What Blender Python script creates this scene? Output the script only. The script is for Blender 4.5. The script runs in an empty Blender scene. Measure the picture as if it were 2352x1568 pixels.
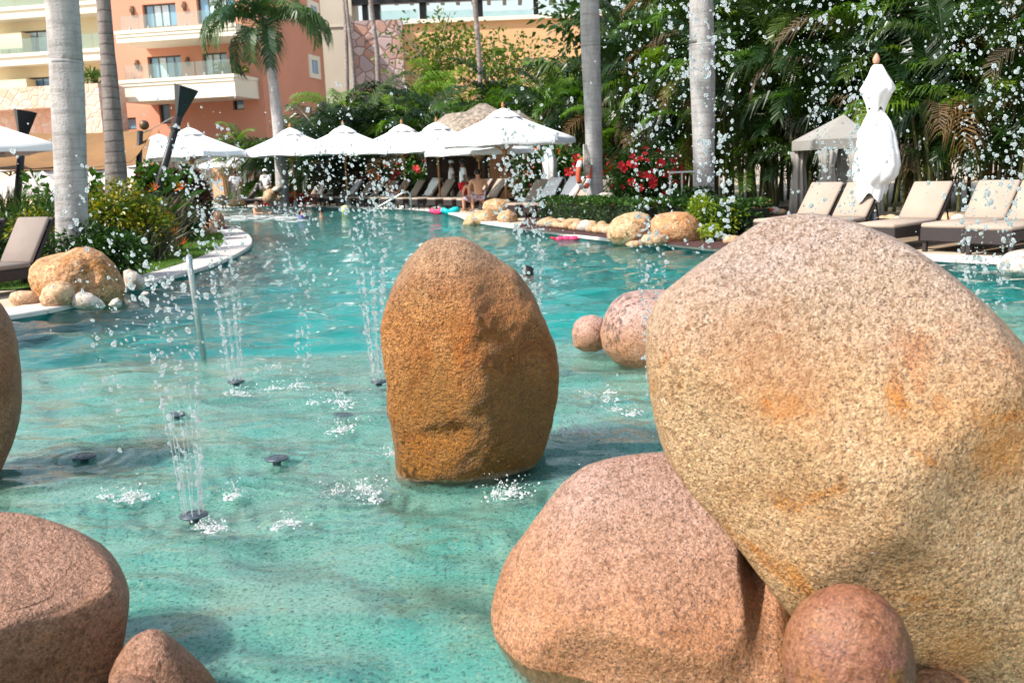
import bpy, bmesh, math, random
from mathutils import Vector, Matrix, noise
R = math.radians
random.seed(11)
SC = bpy.context.scene
COL = SC.collection
# ---------------------------------------------------------------- camera
CAM_H, PITCH, ROLL, LENS = 1.60, R(10.05), 0.040, 35.0
cd = bpy.data.cameras.new('camera'); cam = bpy.data.objects.new('camera', cd); COL.objects.link(cam)
cd.lens = LENS; cd.sensor_width = 36.0; cd.clip_start = 0.05; cd.clip_end = 3000
_f = Vector((0, math.cos(PITCH), -math.sin(PITCH))); _r0 = Vector((1, 0, 0)); _u0 = Vector((0, math.sin(PITCH), math.cos(PITCH)))
_r = _r0 * math.cos(ROLL) - _u0 * math.sin(ROLL); _u = _u0 * math.cos(ROLL) + _r0 * math.sin(ROLL)
cam.matrix_world = Matrix(((_r.x, _u.x, -_f.x, 0), (_r.y, _u.y, -_f.y, 0), (_r.z, _u.z, -_f.z, CAM_H), (0, 0, 0, 1)))
cd.dof.use_dof = True; cd.dof.focus_distance = 6.2; cd.dof.aperture_fstop = 4.5
SC.camera = cam
# ---------------------------------------------------------------- sky, sun, exposure
SUN = Vector((-0.62, -0.33, 0.72)).normalized()
w = bpy.data.worlds.new('World'); SC.world = w; w.use_nodes = True
nt = w.node_tree; nt.nodes.clear()
sky = nt.nodes.new('ShaderNodeTexSky'); sky.sky_type = 'NISHITA'; sky.sun_disc = False
sky.sun_elevation = math.asin(SUN.z); sky.sun_rotation = math.atan2(SUN.x, SUN.y)
sky.altitude = 0; sky.air_density = 1.6; sky.dust_density = 2.0; sky.ozone_density = 1.0
bg = nt.nodes.new('ShaderNodeBackground'); bg.inputs['Strength'].default_value = 0.13
wo = nt.nodes.new('ShaderNodeOutputWorld'); # thin even high haze whitens the whole sky, as in the photograph
hz = nt.nodes.new('ShaderNodeMix'); hz.data_type = 'RGBA'; hz.inputs[0].default_value = 0.30; hz.inputs[7].default_value = (5.4, 5.7, 6.1, 1)
nt.links.new(sky.outputs[0], hz.inputs[6]); nt.links.new(hz.outputs[2], bg.inputs[0]); nt.links.new(bg.outputs[0], wo.inputs[0])
sl = bpy.data.lights.new('sun', 'SUN'); sl.energy = 4.7; sl.angle = R(0.8); sl.color = (1.0, 0.94, 0.84)
so = bpy.data.objects.new('sun', sl); COL.objects.link(so); so.rotation_euler = SUN.to_track_quat('Z', 'Y').to_euler()
SC.view_settings.view_transform = 'Standard'; SC.view_settings.look = 'None'
SC.view_settings.exposure = 0.68; SC.view_settings.gamma = 1.0
SC.render.engine = 'CYCLES'; SC.cycles.use_denoising = True
SC.cycles.max_bounces = 10; SC.cycles.transparent_max_bounces = 16; SC.cycles.transmission_bounces = 8
SC.cycles.glossy_bounces = 4; SC.cycles.diffuse_bounces = 3; SC.cycles.sample_clamp_indirect = 6.0
# ---------------------------------------------------------------- geometry helpers
DK = 0.10                                  # deck level above the water (water is z = 0)
FPX = 2352 * LENS / 36.0
def ray(x, y):                             # x, y measured on the photograph at 2352 x 1568
    return _f + _r * ((x - 1176) / FPX) + _u * (-(y - 783.5) / FPX)
def gnd(x, y, z=0.0):
    d = ray(x, y); t = (z - CAM_H) / d.z
    return Vector((d.x * t, d.y * t, z))
def at(x, y, Y):
    d = ray(x, y); t = Y / d.y
    return Vector((d.x * t, Y, CAM_H + d.z * t))
def foot(x, Y, z=DK):                      # point at depth Y and height z that shows in picture column x
    lo, hi = -400.0, 1900.0
    for _ in range(50):
        m = (lo + hi) / 2
        if at(x, m, Y).z > z: lo = m
        else: hi = m
    return at(x, lo, Y)
LOC = {}
def tag(o, label=None, cat=None, group=None, kind=None):
    if label: o['label'] = label
    if cat: o['category'] = cat
    if group: o['group'] = group
    if kind: o['kind'] = kind
    return o
def thing(name, label, cat, loc=(0, 0, 0), rz=0.0, group=None, kind=None):
    o = bpy.data.objects.new(name, None); COL.objects.link(o)
    o.empty_display_size = 0.2; o.location = loc; o.rotation_euler = (0, 0, rz)
    LOC[o.name] = Vector(loc)
    return tag(o, label, cat, group, kind)
def link(name, mesh, parent=None, loc=None, rot=None, scale=None):
    o = bpy.data.objects.new(name, mesh); COL.objects.link(o)
    if parent: o.parent = parent
    if loc is not None: o.location = loc
    if rot is not None: o.rotation_euler = rot
    if scale is not None: o.scale = scale if hasattr(scale, '__len__') else (scale,) * 3
    return o
def copy_tree(src, loc, rz=None, label=None, scale=None):
    c = src.copy(); COL.objects.link(c); c.location = loc
    if rz is not None: c.rotation_euler = (c.rotation_euler[0], c.rotation_euler[1], rz)
    if label: c['label'] = label
    if scale is not None: c.scale = (scale,) * 3
    for ch in list(src.children):
        k = ch.copy(); COL.objects.link(k); k.parent = c
        for g in list(ch.children):
            q = g.copy(); COL.objects.link(q); q.parent = k
    return c
class MB:
    def __init__(s): s.v = []; s.f = []; s.m = []; s.mi = 0
    def add(s, vs, fs):
        o = len(s.v); s.v += [tuple(p) for p in vs]
        for f in fs: s.f.append([i + o for i in f]); s.m.append(s.mi)
        return s
    def box(s, x0, x1, y0, y1, z0, z1):
        return s.add([(x0, y0, z0), (x1, y0, z0), (x1, y1, z0), (x0, y1, z0), (x0, y0, z1), (x1, y0, z1), (x1, y1, z1), (x0, y1, z1)],
                     [(3, 2, 1, 0), (4, 5, 6, 7), (0, 1, 5, 4), (1, 2, 6, 5), (2, 3, 7, 6), (3, 0, 4, 7)])
    def rbox(s, c, h, r=0.01, M=None):     # box with chamfered edges: centre, half sizes
        c = Vector(c); vs = []; idx = {}
        for sx in (-1, 1):
            for sy in (-1, 1):
                for sz in (-1, 1):
                    for k in range(3):
                        p = [sx * (h[0] - (0 if k == 0 else r)), sy * (h[1] - (0 if k == 1 else r)), sz * (h[2] - (0 if k == 2 else r))]
                        p = Vector(p)
                        if M: p = M @ p
                        idx[(sx, sy, sz, k)] = len(vs); vs.append(c + p)
        I = idx; fs = []
        for a in (-1, 1):
            fs.append([I[(a, -1, -1, 0)], I[(a, 1, -1, 0)], I[(a, 1, 1, 0)], I[(a, -1, 1, 0)]][::a])
            fs.append([I[(-1, a, -1, 1)], I[(-1, a, 1, 1)], I[(1, a, 1, 1)], I[(1, a, -1, 1)]][::a])
            fs.append([I[(-1, -1, a, 2)], I[(1, -1, a, 2)], I[(1, 1, a, 2)], I[(-1, 1, a, 2)]][::a])
        for a in (-1, 1):
            for b in (-1, 1):
                fs.append([I[(a, b, -1, 0)], I[(a, b, 1, 0)], I[(a, b, 1, 1)], I[(a, b, -1, 1)]][::-a * b])
                fs.append([I[(a, -1, b, 0)], I[(a, 1, b, 0)], I[(a, 1, b, 2)], I[(a, -1, b, 2)]][::a * b])
                fs.append([I[(-1, a, b, 1)], I[(1, a, b, 1)], I[(1, a, b, 2)], I[(-1, a, b, 2)]][::-a * b])
                for cc in (-1, 1):
                    fs.append([I[(a, b, cc, 0)], I[(a, b, cc, 1)], I[(a, b, cc, 2)]][::a * b * cc])
        return s.add(vs, fs)
    def tube(s, pts, rad, n=8, cap=True):
        pts = [Vector(p) for p in pts]
        if not hasattr(rad, '__len__'): rad = [rad] * len(pts)
        vs = []; fs = []; up = None
        for i, p in enumerate(pts):
            d = (pts[min(i + 1, len(pts) - 1)] - pts[max(i - 1, 0)])
            d = d.normalized() if d.length > 1e-9 else Vector((0, 0, 1))
            if up is None: up = Vector((1, 0, 0)) if abs(d.x) < 0.9 else Vector((0, 1, 0))
            a = d.cross(up).normalized(); b = d.cross(a).normalized(); up = -b.cross(d).cross(d) if False else a.cross(d)
            up = up.normalized()
            for k in range(n):
                t = 2 * math.pi * k / n
                vs.append(p + a * (math.cos(t) * rad[i]) + b * (math.sin(t) * rad[i]))
        for i in range(len(pts) - 1):
            for k in range(n):
                fs.append((i * n + k, i * n + (k + 1) % n, (i + 1) * n + (k + 1) % n, (i + 1) * n + k))
        if cap:
            fs.append(tuple(range(n))[::-1]); fs.append(tuple(range((len(pts) - 1) * n, len(pts) * n)))
        return s.add(vs, fs)
    def lathe(s, prof, n=16, o=(0, 0, 0), fn=None):
        vs = []; fs = []
        for i, (r, z) in enumerate(prof):
            for k in range(n):
                t = 2 * math.pi * k / n; rr = r * (fn(t, z) if fn else 1)
                vs.append((o[0] + rr * math.cos(t), o[1] + rr * math.sin(t), o[2] + z))
        for i in range(len(prof) - 1):
            for k in range(n):
                fs.append((i * n + k, i * n + (k + 1) % n, (i + 1) * n + (k + 1) % n, (i + 1) * n + k))
        fs.append(tuple(range(n))[::-1]); fs.append(tuple(range((len(prof) - 1) * n, len(prof) * n)))
        return s.add(vs, fs)
    def prism(s, pts, z0, z1):
        n = len(pts)
        vs = [(p[0], p[1], z0) for p in pts] + [(p[0], p[1], z1) for p in pts]
        fs = [tuple(range(n))[::-1], tuple(range(n, 2 * n))] + [(i, (i + 1) % n, n + (i + 1) % n, n + i) for i in range(n)]
        return s.add(vs, fs)
    def ico(s, c, r, sub=2, M=None, jit=0.0):
        key = sub
        if key not in ICO:
            b = bmesh.new(); bmesh.ops.create_icosphere(b, subdivisions=sub, radius=1.0); b.verts.ensure_lookup_table()
            ICO[key] = ([v.co.copy() for v in b.verts], [tuple(q.index for q in f.verts) for f in b.faces]); b.free()
        vs, fs = ICO[key]; c = Vector(c); r = r if hasattr(r, '__len__') else (r, r, r); out = []
        for v in vs:
            p = Vector((v.x * r[0], v.y * r[1], v.z * r[2]))
            if jit: p *= 1 + random.uniform(-jit, jit)
            if M: p = M @ p
            out.append(c + p)
        return s.add(out, fs)
    def mesh(s, name, mats, smooth=False, off=None):
        me = bpy.data.meshes.new(name)
        v = s.v if off is None else [(p[0] - off[0], p[1] - off[1], p[2] - off[2]) for p in s.v]
        me.from_pydata(v, [], s.f)
        for m in (mats if isinstance(mats, (list, tuple)) else [mats]): me.materials.append(m)
        if any(s.m): me.polygons.foreach_set('material_index', s.m)
        if smooth: me.polygons.foreach_set('use_smooth', [True] * len(me.polygons))
        me.update(); return me
    def build(s, name, mats, parent=None, smooth=False, world=True, loc=None):
        # world=True: the collected points are scene points; the object's own origin sits at parent / loc
        off = LOC[parent.name] if (parent is not None and parent.name in LOC and world) else None
        if loc is not None: off = Vector(loc)
        me = s.mesh(name, mats, smooth, off)
        o = link(name, me, parent)
        if loc is not None: o.location = loc
        return o
ICO = {}
def autosmooth(o, ang=40):
    me = o.data; me.polygons.foreach_set('use_smooth', [True] * len(me.polygons))
    b = bmesh.new(); b.from_mesh(me)
    for e in b.edges:
        if len(e.link_faces) == 2 and e.calc_face_angle(0) > R(ang): e.smooth = False
    b.to_mesh(me); b.free(); return o
# ---------------------------------------------------------------- materials
class NT:
    def __init__(s, name):
        s.m = bpy.data.materials.new(name); s.m.use_nodes = True; s.t = s.m.node_tree; s.t.nodes.clear()
        s.o = s.t.nodes.new('ShaderNodeOutputMaterial')
    def n(s, kind, attrs=None, **kw):
        nd = s.t.nodes.new('ShaderNode' + kind)
        for k, v in (attrs or {}).items(): setattr(nd, k, v)
        for k, v in kw.items(): s.put(nd.inputs[k.replace('_', ' ')], v)
        return nd
    def put(s, sock, v):
        if isinstance(v, bpy.types.NodeSocket): s.t.links.new(v, sock)
        else:
            if sock.type == 'RGBA' and len(v) == 3: v = (*v, 1.0)
            sock.default_value = v
    def mix(s, fac, a, b, blend='MIX'):
        nd = s.t.nodes.new('ShaderNodeMix'); nd.data_type = 'RGBA'; nd.blend_type = blend
        s.put(nd.inputs[0], fac); s.put(nd.inputs[6], a); s.put(nd.inputs[7], b); return nd.outputs[2]
    def rng(s, v, a, b, c=0.0, d=1.0):
        nd = s.t.nodes.new('ShaderNodeMapRange'); s.put(nd.inputs[0], v)
        for i, q in enumerate((a, b, c, d)): nd.inputs[i + 1].default_value = q
        return nd.outputs[0]
    def math(s, op, a, b=0.0):
        nd = s.t.nodes.new('ShaderNodeMath'); nd.operation = op; s.put(nd.inputs[0], a); s.put(nd.inputs[1], b); return nd.outputs[0]
    def noise(s, vec, scale, detail=3.0, rough=0.55, dist=0.0):
        return s.n('TexNoise', Vector=vec, Scale=scale, Detail=detail, Roughness=rough, Distortion=dist).outputs[0]
    def coord(s, which='Object', sc=None):
        c = s.n('TexCoord').outputs[which]
        if sc is None: return c
        m = s.n('Mapping', Vector=c); m.inputs['Scale'].default_value = sc; return m.outputs[0]
    def done(s, sh): s.t.links.new(sh, s.o.inputs['Surface']); return s.m
def plain(name, col, rough=0.6, var=0.12, vs=6.0, bump=0.0, bs=60.0, metal=0.0, spec=0.4, col2=None, rnd=0.0, coat=0.0):
    t = NT(name); c = t.coord('Object'); nz = t.noise(c, vs, 4.0)
    col2 = col2 or tuple(q * (1 - 2 * var) for q in col)
    k = t.mix(t.rng(nz, 0.32, 0.68), tuple(min(1, q * (1 + var * .5)) for q in col), col2)
    if rnd:
        oi = t.n('ObjectInfo').outputs['Random']
        k = t.mix(1.0, k, t.n('CombineColor', Red=t.rng(oi, 0, 1, 1 - rnd, 1), Green=t.rng(oi, 0, 1, 1 - rnd, 1), Blue=t.rng(oi, 0, 1, 1 - rnd * 1.3, 1)).outputs[0], 'MULTIPLY')
    p = t.n('BsdfPrincipled', Base_Color=k, Roughness=rough, Metallic=metal)
    p.inputs['Specular IOR Level'].default_value = spec
    if coat: p.inputs['Coat Weight'].default_value = coat
    if bump:
        b = t.n('Bump', Strength=bump, Distance=0.01, Height=t.noise(c, bs, 4.0)); t.put(p.inputs['Normal'], b.outputs[0])
    return t.done(p.outputs[0])
def leafmat(name, cols, rough=0.45, transl=0.3, island=True, spec=0.35):
    # leaf colours picked leaf by leaf (or frond by frond), plus light through the blade
    t = NT(name)
    rnd = t.n('NewGeometry').outputs['Random Per Island'] if island else t.n('ObjectInfo').outputs['Random']
    ramp = t.n('ValToRGB', Fac=rnd); el = ramp.color_ramp.elements
    while len(el) < len(cols): el.new(0.5)
    for i, c in enumerate(cols): el[i].position = i / max(1, len(cols) - 1); el[i].color = (*c, 1)
    c2 = t.mix(t.rng(t.noise(t.coord('Object'), 3.0, 2.0), 0.3, 0.7, 0.0, 0.45), ramp.outputs[0], tuple(q * 0.6 for q in cols[0]))
    p = t.n('BsdfPrincipled', Base_Color=c2, Roughness=rough); p.inputs['Specular IOR Level'].default_value = spec
    tr = t.n('BsdfTranslucent', Color=t.mix(1.0, c2, (1.3, 1.5, 0.6), 'MULTIPLY'))
    mx = t.n('MixShader', Fac=transl); t.put(mx.inputs[1], p.outputs[0]); t.put(mx.inputs[2], tr.outputs[0])
    return t.done(mx.outputs[0])
def granite(name, ca, cb, stain, stain_lo=0.56, speck=0.5, gs=110.0, rough=0.62, bump=0.5, grey=None, gz=(0, 1), wet=None, wz=(0, 1), white=0.0, band=None):
    # coarse granite: two ground colours, mineral grains, black mica specks, rusty stains
    t = NT(name); c = t.coord('Object')
    big = t.noise(c, 2.6, 4.0, 0.6, 0.3)
    k = t.mix(t.rng(big, 0.38, 0.62), ca, cb)
    st = t.noise(c, 3.3, 6.0, 0.65, 0.8)
    k = t.mix(t.rng(st, stain_lo, stain_lo + 0.10, 0, 0.85), k, stain)
    sep = t.n('SeparateXYZ', Vector=c).outputs
    if grey: k = t.mix(t.math('MULTIPLY', t.rng(t.math('ADD', sep[2], t.math('MULTIPLY', big, 0.35)), gz[0], gz[1]), 0.85), k, grey)
    if wet: k = t.mix(t.rng(t.math('ADD', sep[2], t.math('MULTIPLY', big, 0.5)), wz[1], wz[0]), k, wet)
    g1 = t.noise(c, gs, 2.0, 0.7); g2 = t.noise(c, gs * 0.42, 3.0, 0.7)
    k = t.mix(t.rng(g1, 0.49, 0.60, 0, 0.9), k, t.mix(1.0, k, (1.55, 1.6, 1.65), 'MULTIPLY'))
    k = t.mix(t.rng(g2, 0.51, 0.38, 0, 0.9), k, t.mix(1.0, k, (0.55, 0.47, 0.38), 'MULTIPLY'))
    k = t.mix(t.rng(t.noise(c, gs * 0.10, 4.0, 0.65), 0.40, 0.66, 0, 0.5), k, t.mix(1.0, k, (0.72, 0.62, 0.5), 'MULTIPLY'))
    dot = t.rng(t.noise(c, gs * 1.1, 1.5, 0.5, 0.6), 0.665 - 0.075 * speck, 0.70 - 0.075 * speck)
    k = t.mix(t.math('MULTIPLY', dot, 0.8), k, (0.045, 0.034, 0.032))
    if band: k = t.mix(t.math('MULTIPLY', t.math('MULTIPLY', t.rng(sep[2], band[0] - .02, band[0] + .01), t.rng(sep[2], band[1] + .03, band[1])), t.rng(g2, .3, .6, .25, .9)), k, band[2])
    if white: k = t.mix(t.math('MULTIPLY', t.rng(t.noise(c, 22.0, 3.0), 0.735, 0.76), white), k, (0.85, 0.85, 0.86))
    p = t.n('BsdfPrincipled', Base_Color=k, Roughness=t.rng(g2, 0.3, 0.7, rough - 0.12, rough + 0.15)); p.inputs['Specular IOR Level'].default_value = 0.35
    h = t.math('ADD', t.math('MULTIPLY', t.noise(c, gs * 0.6, 3.0, 0.7), 0.8), t.math('MULTIPLY', t.noise(c, gs * 0.16, 5.0, 0.7, 0.4), 1.3))
    b = t.n('Bump', Strength=bump, Distance=0.035, Height=h); t.put(p.inputs['Normal'], b.outputs[0])
    return t.done(p.outputs[0])
M = {}
M['white_cloth'] = plain('white_cloth', (0.82, 0.82, 0.84), 0.8, 0.02, 3.0, 0.15, 20)
M['towel'] = plain('towel', (0.83, 0.84, 0.87), 0.9, 0.03, 8.0, 0.4, 150)
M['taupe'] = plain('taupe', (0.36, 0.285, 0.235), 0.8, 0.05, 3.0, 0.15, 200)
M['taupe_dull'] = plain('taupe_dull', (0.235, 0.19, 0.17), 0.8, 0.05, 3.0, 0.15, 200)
M['wicker'] = plain('wicker', (0.030, 0.021, 0.022), 0.5, 0.2, 60.0, 0.5, 220)
M['wood'] = plain('wood', (0.42, 0.20, 0.08), 0.5, 0.18, 14.0)
M['darkwood'] = plain('darkwood', (0.055, 0.028, 0.018), 0.6, 0.2, 5.0)
M['black_metal'] = plain('black_metal', (0.022, 0.022, 0.026), 0.42, 0.15, 6.0)
M['steel'] = plain('steel', (0.50, 0.52, 0.54), 0.34, 0.06, 20.0, metal=0.75)
M['nozzle'] = plain('nozzle', (0.05, 0.075, 0.10), 0.3, 0.2, 30.0, 0.2, 120, spec=0.6)
M['cream'] = plain('cream', (0.80, 0.70, 0.48), 0.85, 0.04, 0.4, 0.1, 30)
M['offwhite'] = plain('offwhite', (0.80, 0.75, 0.64), 0.8, 0.03, 0.5, 0.1, 30)
M['salmon'] = plain('salmon', (0.62, 0.285, 0.195), 0.85, 0.04, 0.3, 0.1, 30)
M['orange_wall'] = plain('orange_wall', (0.72, 0.42, 0.22), 0.85, 0.06, 0.4, 0.1, 30)
M['peach'] = plain('peach', (0.72, 0.36, 0.20), 0.85, 0.05, 0.5)
M['greycream'] = plain('greycream', (0.55, 0.50, 0.42), 0.85, 0.05, 0.3)
M['frame'] = plain('frame', (0.09, 0.08, 0.07), 0.4, 0.1)
M['bronze'] = plain('bronze', (0.16, 0.10, 0.06), 0.45, 0.2, metal=0.4)
M['sail'] = plain('sail', (0.24, 0.125, 0.048), 0.8, 0.12, 1.2)
M['canvas'] = plain('canvas', (0.62, 0.56, 0.52), 0.85, 0.06, 2.0)
M['sheer'] = plain('sheer', (0.30, 0.285, 0.265), 0.85, 0.06, 2.0)
M['curtain'] = plain('curtain', (0.66, 0.71, 0.72), 0.85, 0.08, 6.0)
M['skin'] = plain('skin', (0.58, 0.30, 0.19), 0.5, 0.08, 8.0)
M['skin_tan'] = plain('skin_tan', (0.42, 0.20, 0.12), 0.5, 0.08, 8.0)
M['skin_dark'] = plain('skin_dark', (0.20, 0.09, 0.05), 0.5, 0.08, 8.0)
M['hair'] = plain('hair', (0.014, 0.010, 0.009), 0.35, 0.2, 40.0, 0.3, 90)
M['shirt'] = plain('shirt', (0.80, 0.80, 0.84), 0.85, 0.04, 8.0)
M['khaki'] = plain('khaki', (0.50, 0.42, 0.33), 0.85, 0.06, 8.0)
M['red_cloth'] = plain('red_cloth', (0.62, 0.015, 0.025), 0.8, 0.1, 8.0)
M['blue_cloth'] = plain('blue_cloth', (0.10, 0.12, 0.32), 0.8, 0.1, 8.0)
M['pattern_cloth'] = plain('pattern_cloth', (0.12, 0.03, 0.06), 0.8, 0.1, 14.0, col2=(0.6, 0.5, 0.6))
M['pink_vinyl'] = plain('pink_vinyl', (0.85, 0.05, 0.16), 0.3, 0.05)
M['teal_vinyl'] = plain('teal_vinyl', (0.0, 0.42, 0.46), 0.3, 0.05)
M['yellow_vinyl'] = plain('yellow_vinyl', (0.75, 0.70, 0.05), 0.35, 0.05)
M['white_vinyl'] = plain('white_vinyl', (0.8, 0.8, 0.82), 0.35, 0.03)
M['ring_orange'] = plain('ring_orange', (0.62, 0.11, 0.05), 0.5, 0.08)
M['rope'] = plain('rope', (0.52, 0.50, 0.44), 0.9, 0.1, 30)
M['stone_pale'] = plain('stone_pale', (0.62, 0.56, 0.52), 0.6, 0.1, 5.0, 0.2, 60)
M['coping'] = plain('coping', (0.60, 0.54, 0.52), 0.65, 0.1, 3.0, 0.25, 90, rnd=0.08)
M['soil'] = plain('soil', (0.075, 0.028, 0.024), 0.95, 0.3, 9.0, 0.6, 40)
M['deck'] = plain('deck', (0.33, 0.235, 0.165), 0.75, 0.15, 2.0, 0.2, 60, rnd=0.2)
M['paving'] = plain('paving', (0.50, 0.41, 0.31), 0.8, 0.1, 1.0, 0.2, 50)
M['thatch'] = plain('thatch', (0.33, 0.27, 0.22), 0.95, 0.35, 7.0, 0.8, 30)
M['bark_grey'] = None
def trunkmat(name, base, dark, ring, ringdark):
    t = NT(name); c = t.coord('Object'); z = t.n('SeparateXYZ', Vector=c).outputs[2]
    k = t.mix(t.rng(t.noise(t.coord('Object', (3, 3, 0.7)), 2.2, 5.0), 0.35, 0.7), base, dark)
    k = t.mix(t.rng(t.noise(t.coord('Object', (1, 1, 9)), 3.0, 4.0), 0.52, 0.7, 0, 0.45), k, tuple(q * 0.5 for q in dark))
    wz = t.math('ADD', z, t.math('MULTIPLY', t.noise(c, 2.0, 2.0), 0.10))
    fr = t.math('FRACT', t.math('DIVIDE', wz, ring))
    k = t.mix(t.math('MULTIPLY', t.rng(fr, 0.14, 0.0), ringdark), k, tuple(q * 0.25 for q in dark))
    sp = t.noise(c, 26.0, 3.0); k = t.mix(t.rng(sp, 0.66, 0.74, 0, 0.6), k, (0.05, 0.045, 0.045))
    p = t.n('BsdfPrincipled', Base_Color=k, Roughness=0.8)
    b = t.n('Bump', Strength=0.6, Distance=0.02, Height=t.math('ADD', t.math('MULTIPLY', t.rng(fr, 0.0, 0.2), 0.7), t.noise(c, 30.0, 4.0))); t.put(p.inputs['Normal'], b.outputs[0])
    return t.done(p.outputs[0])
M['bark_grey'] = trunkmat('bark_grey', (0.44, 0.42, 0.42), (0.27, 0.255, 0.255), 0.32, 0.14)
M['bark_ring'] = trunkmat('bark_ring', (0.25, 0.215, 0.20), (0.145, 0.12, 0.115), 0.21, 0.8)
M['bark_brown'] = trunkmat('bark_brown', (0.30, 0.25, 0.24), (0.18, 0.14, 0.13), 0.25, 0.4)
def watermat():
    # clear water: mirror-like by Fresnel, otherwise see-through; ripples of three sizes
    t = NT('water'); c = t.coord('Object')
    sep = t.n('SeparateXYZ', Vector=c).outputs
    far = t.rng(sep[1], 6.0, 16.0)
    m1 = t.n('Mapping', Vector=c); m1.inputs['Scale'].default_value = (0.75, 1.9, 1.0); m1.inputs['Rotation'].default_value = (0, 0, R(-4))
    m2 = t.n('Mapping', Vector=c); m2.inputs['Scale'].default_value = (0.8, 2.2, 1.0); m2.inputs['Rotation'].default_value = (0, 0, R(9))
    b = t.noise(m2.outputs[0], 5.0, 3.0, 0.6, 0.7); d = t.noise(c, 14.0, 2.0, 0.5, 0.5)
    h = t.math('ADD', t.math('MULTIPLY', b, t.rng(far, 0, 1, 0.006, 0.030)), t.math('MULTIPLY', d, 0.0025))
    bp = t.n('Bump', Strength=1.0, Distance=1.0, Height=h)
    fr = t.n('Fresnel', IOR=1.333, Normal=bp.outputs[0])
    gl = t.n('BsdfGlossy', Color=(1, 1, 1), Roughness=0.03, Normal=bp.outputs[0])
    tr = t.n('BsdfTransparent', Color=(0.84, 0.97, 0.96))
    rf = t.n('BsdfRefraction', Color=(0.84, 0.97, 0.96), IOR=1.333, Roughness=0.0, Normal=bp.outputs[0])
    m0 = t.n('MixShader', Fac=0.55); t.put(m0.inputs[1], tr.outputs[0]); t.put(m0.inputs[2], rf.outputs[0])
    mx = t.n('MixShader', Fac=fr.outputs[0]); t.put(mx.inputs[1], m0.outputs[0]); t.put(mx.inputs[2], gl.outputs[0])
    return t.done(mx.outputs[0])
M['water'] = watermat()
def floormat(name, a, b, sp, specks):
    t = NT(name); c = t.coord('Object')
    k = t.mix(t.rng(t.noise(t.coord('Object', (1, 2, 1)), 1.3, 5.0, 0.6, 0.8), 0.38, 0.62), a, b)
    k = t.mix(t.rng(t.noise(c, 45.0, 2.0, 0.7), 0.52, 0.7, 0, 0.5), k, tuple(min(1, q * 1.6) for q in b))
    if specks:
        k = t.mix(t.rng(t.noise(c, 62.0, 2.0, 0.55, 0.7), 0.57, 0.62, 0, 0.95), k, sp)
        k = t.mix(t.rng(t.noise(c, 38.0, 2.0, 0.5, 0.7), 0.64, 0.70, 0, 0.7), k, (0.55, 0.50, 0.36))
    # plain matte plaster under the mottling and specks
    p = t.n('BsdfPrincipled', Base_Color=k, Roughness=0.8)
    return t.done(p.outputs[0])
M['shelf'] = floormat('shelf_plaster', (0.095, 0.33, 0.29), (0.26, 0.36, 0.30), (0.008, 0.035, 0.04), True)
M['deepfloor'] = floormat('pool_plaster', (0.0, 0.30, 0.285), (0.012, 0.37, 0.35), (0, 0, 0), False)
M['pooltile'] = plain('pool_tile', (0.02, 0.17, 0.17), 0.4, 0.2, 3.0)
def cladmat(name, cols, grout, scale):
    t = NT(name); c = t.coord('Object')
    vo = t.n('TexVoronoi', Vector=c, Scale=scale); sel = t.n('SeparateColor', Color=vo.outputs['Color']).outputs[0]
    rp = t.n('ValToRGB', Fac=sel); el = rp.color_ramp.elements
    while len(el) < len(cols): el.new(0.5)
    for i, q in enumerate(cols): el[i].position = i / (len(cols) - 1); el[i].color = (*q, 1)
    ed = t.n('TexVoronoi', {'feature': 'DISTANCE_TO_EDGE'}, Vector=c, Scale=scale)
    k = t.mix(t.rng(t.noise(c, 3.0, 5.0), 0.35, 0.65, 0, 0.5), rp.outputs[0], cols[0])
    k = t.mix(t.rng(ed.outputs['Distance'], 0.06, 0.0), k, grout)
    p = t.n('BsdfPrincipled', Base_Color=k, Roughness=0.8)
    b = t.n('Bump', Strength=0.8, Distance=0.04, Height=t.rng(ed.outputs['Distance'], 0.0, 0.12)); t.put(p.inputs['Normal'], b.outputs[0])
    return t.done(p.outputs[0])
M['clad_pink'] = cladmat('clad_pink', [(0.74, 0.50, 0.42), (0.72, 0.36, 0.25), (0.78, 0.64, 0.55), (0.70, 0.42, 0.32)], (0.6, 0.45, 0.38), 2.0)
M['clad_grey'] = cladmat('clad_grey', [(0.42, 0.31, 0.31), (0.50, 0.42, 0.40), (0.40, 0.20, 0.14), (0.36, 0.30, 0.32)], (0.12, 0.08, 0.07), 1.3)
def glassmat(name, ior, tint):
    t = NT(name); g = t.n('BsdfGlass', Color=tint, IOR=ior, Roughness=0.0); return t.done(g.outputs[0])
def dropmat():
    # drops: clear water, with white mixed into the colour for their bright glints
    t = NT('water_drop'); g = t.n('BsdfGlass', Color=(1, 1, 1), IOR=1.333, Roughness=0.0); d = t.n('BsdfDiffuse', Color=(0.88, 0.92, 0.95)); u = t.n('BsdfTranslucent', Color=(0.85, 0.9, 0.93))
    m1 = t.n('MixShader', Fac=0.5); t.put(m1.inputs[1], d.outputs[0]); t.put(m1.inputs[2], u.outputs[0])
    mx = t.n('MixShader', Fac=0.26); t.put(mx.inputs[1], g.outputs[0]); t.put(mx.inputs[2], m1.outputs[0]); return t.done(mx.outputs[0])
M['drop'] = dropmat()
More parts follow.
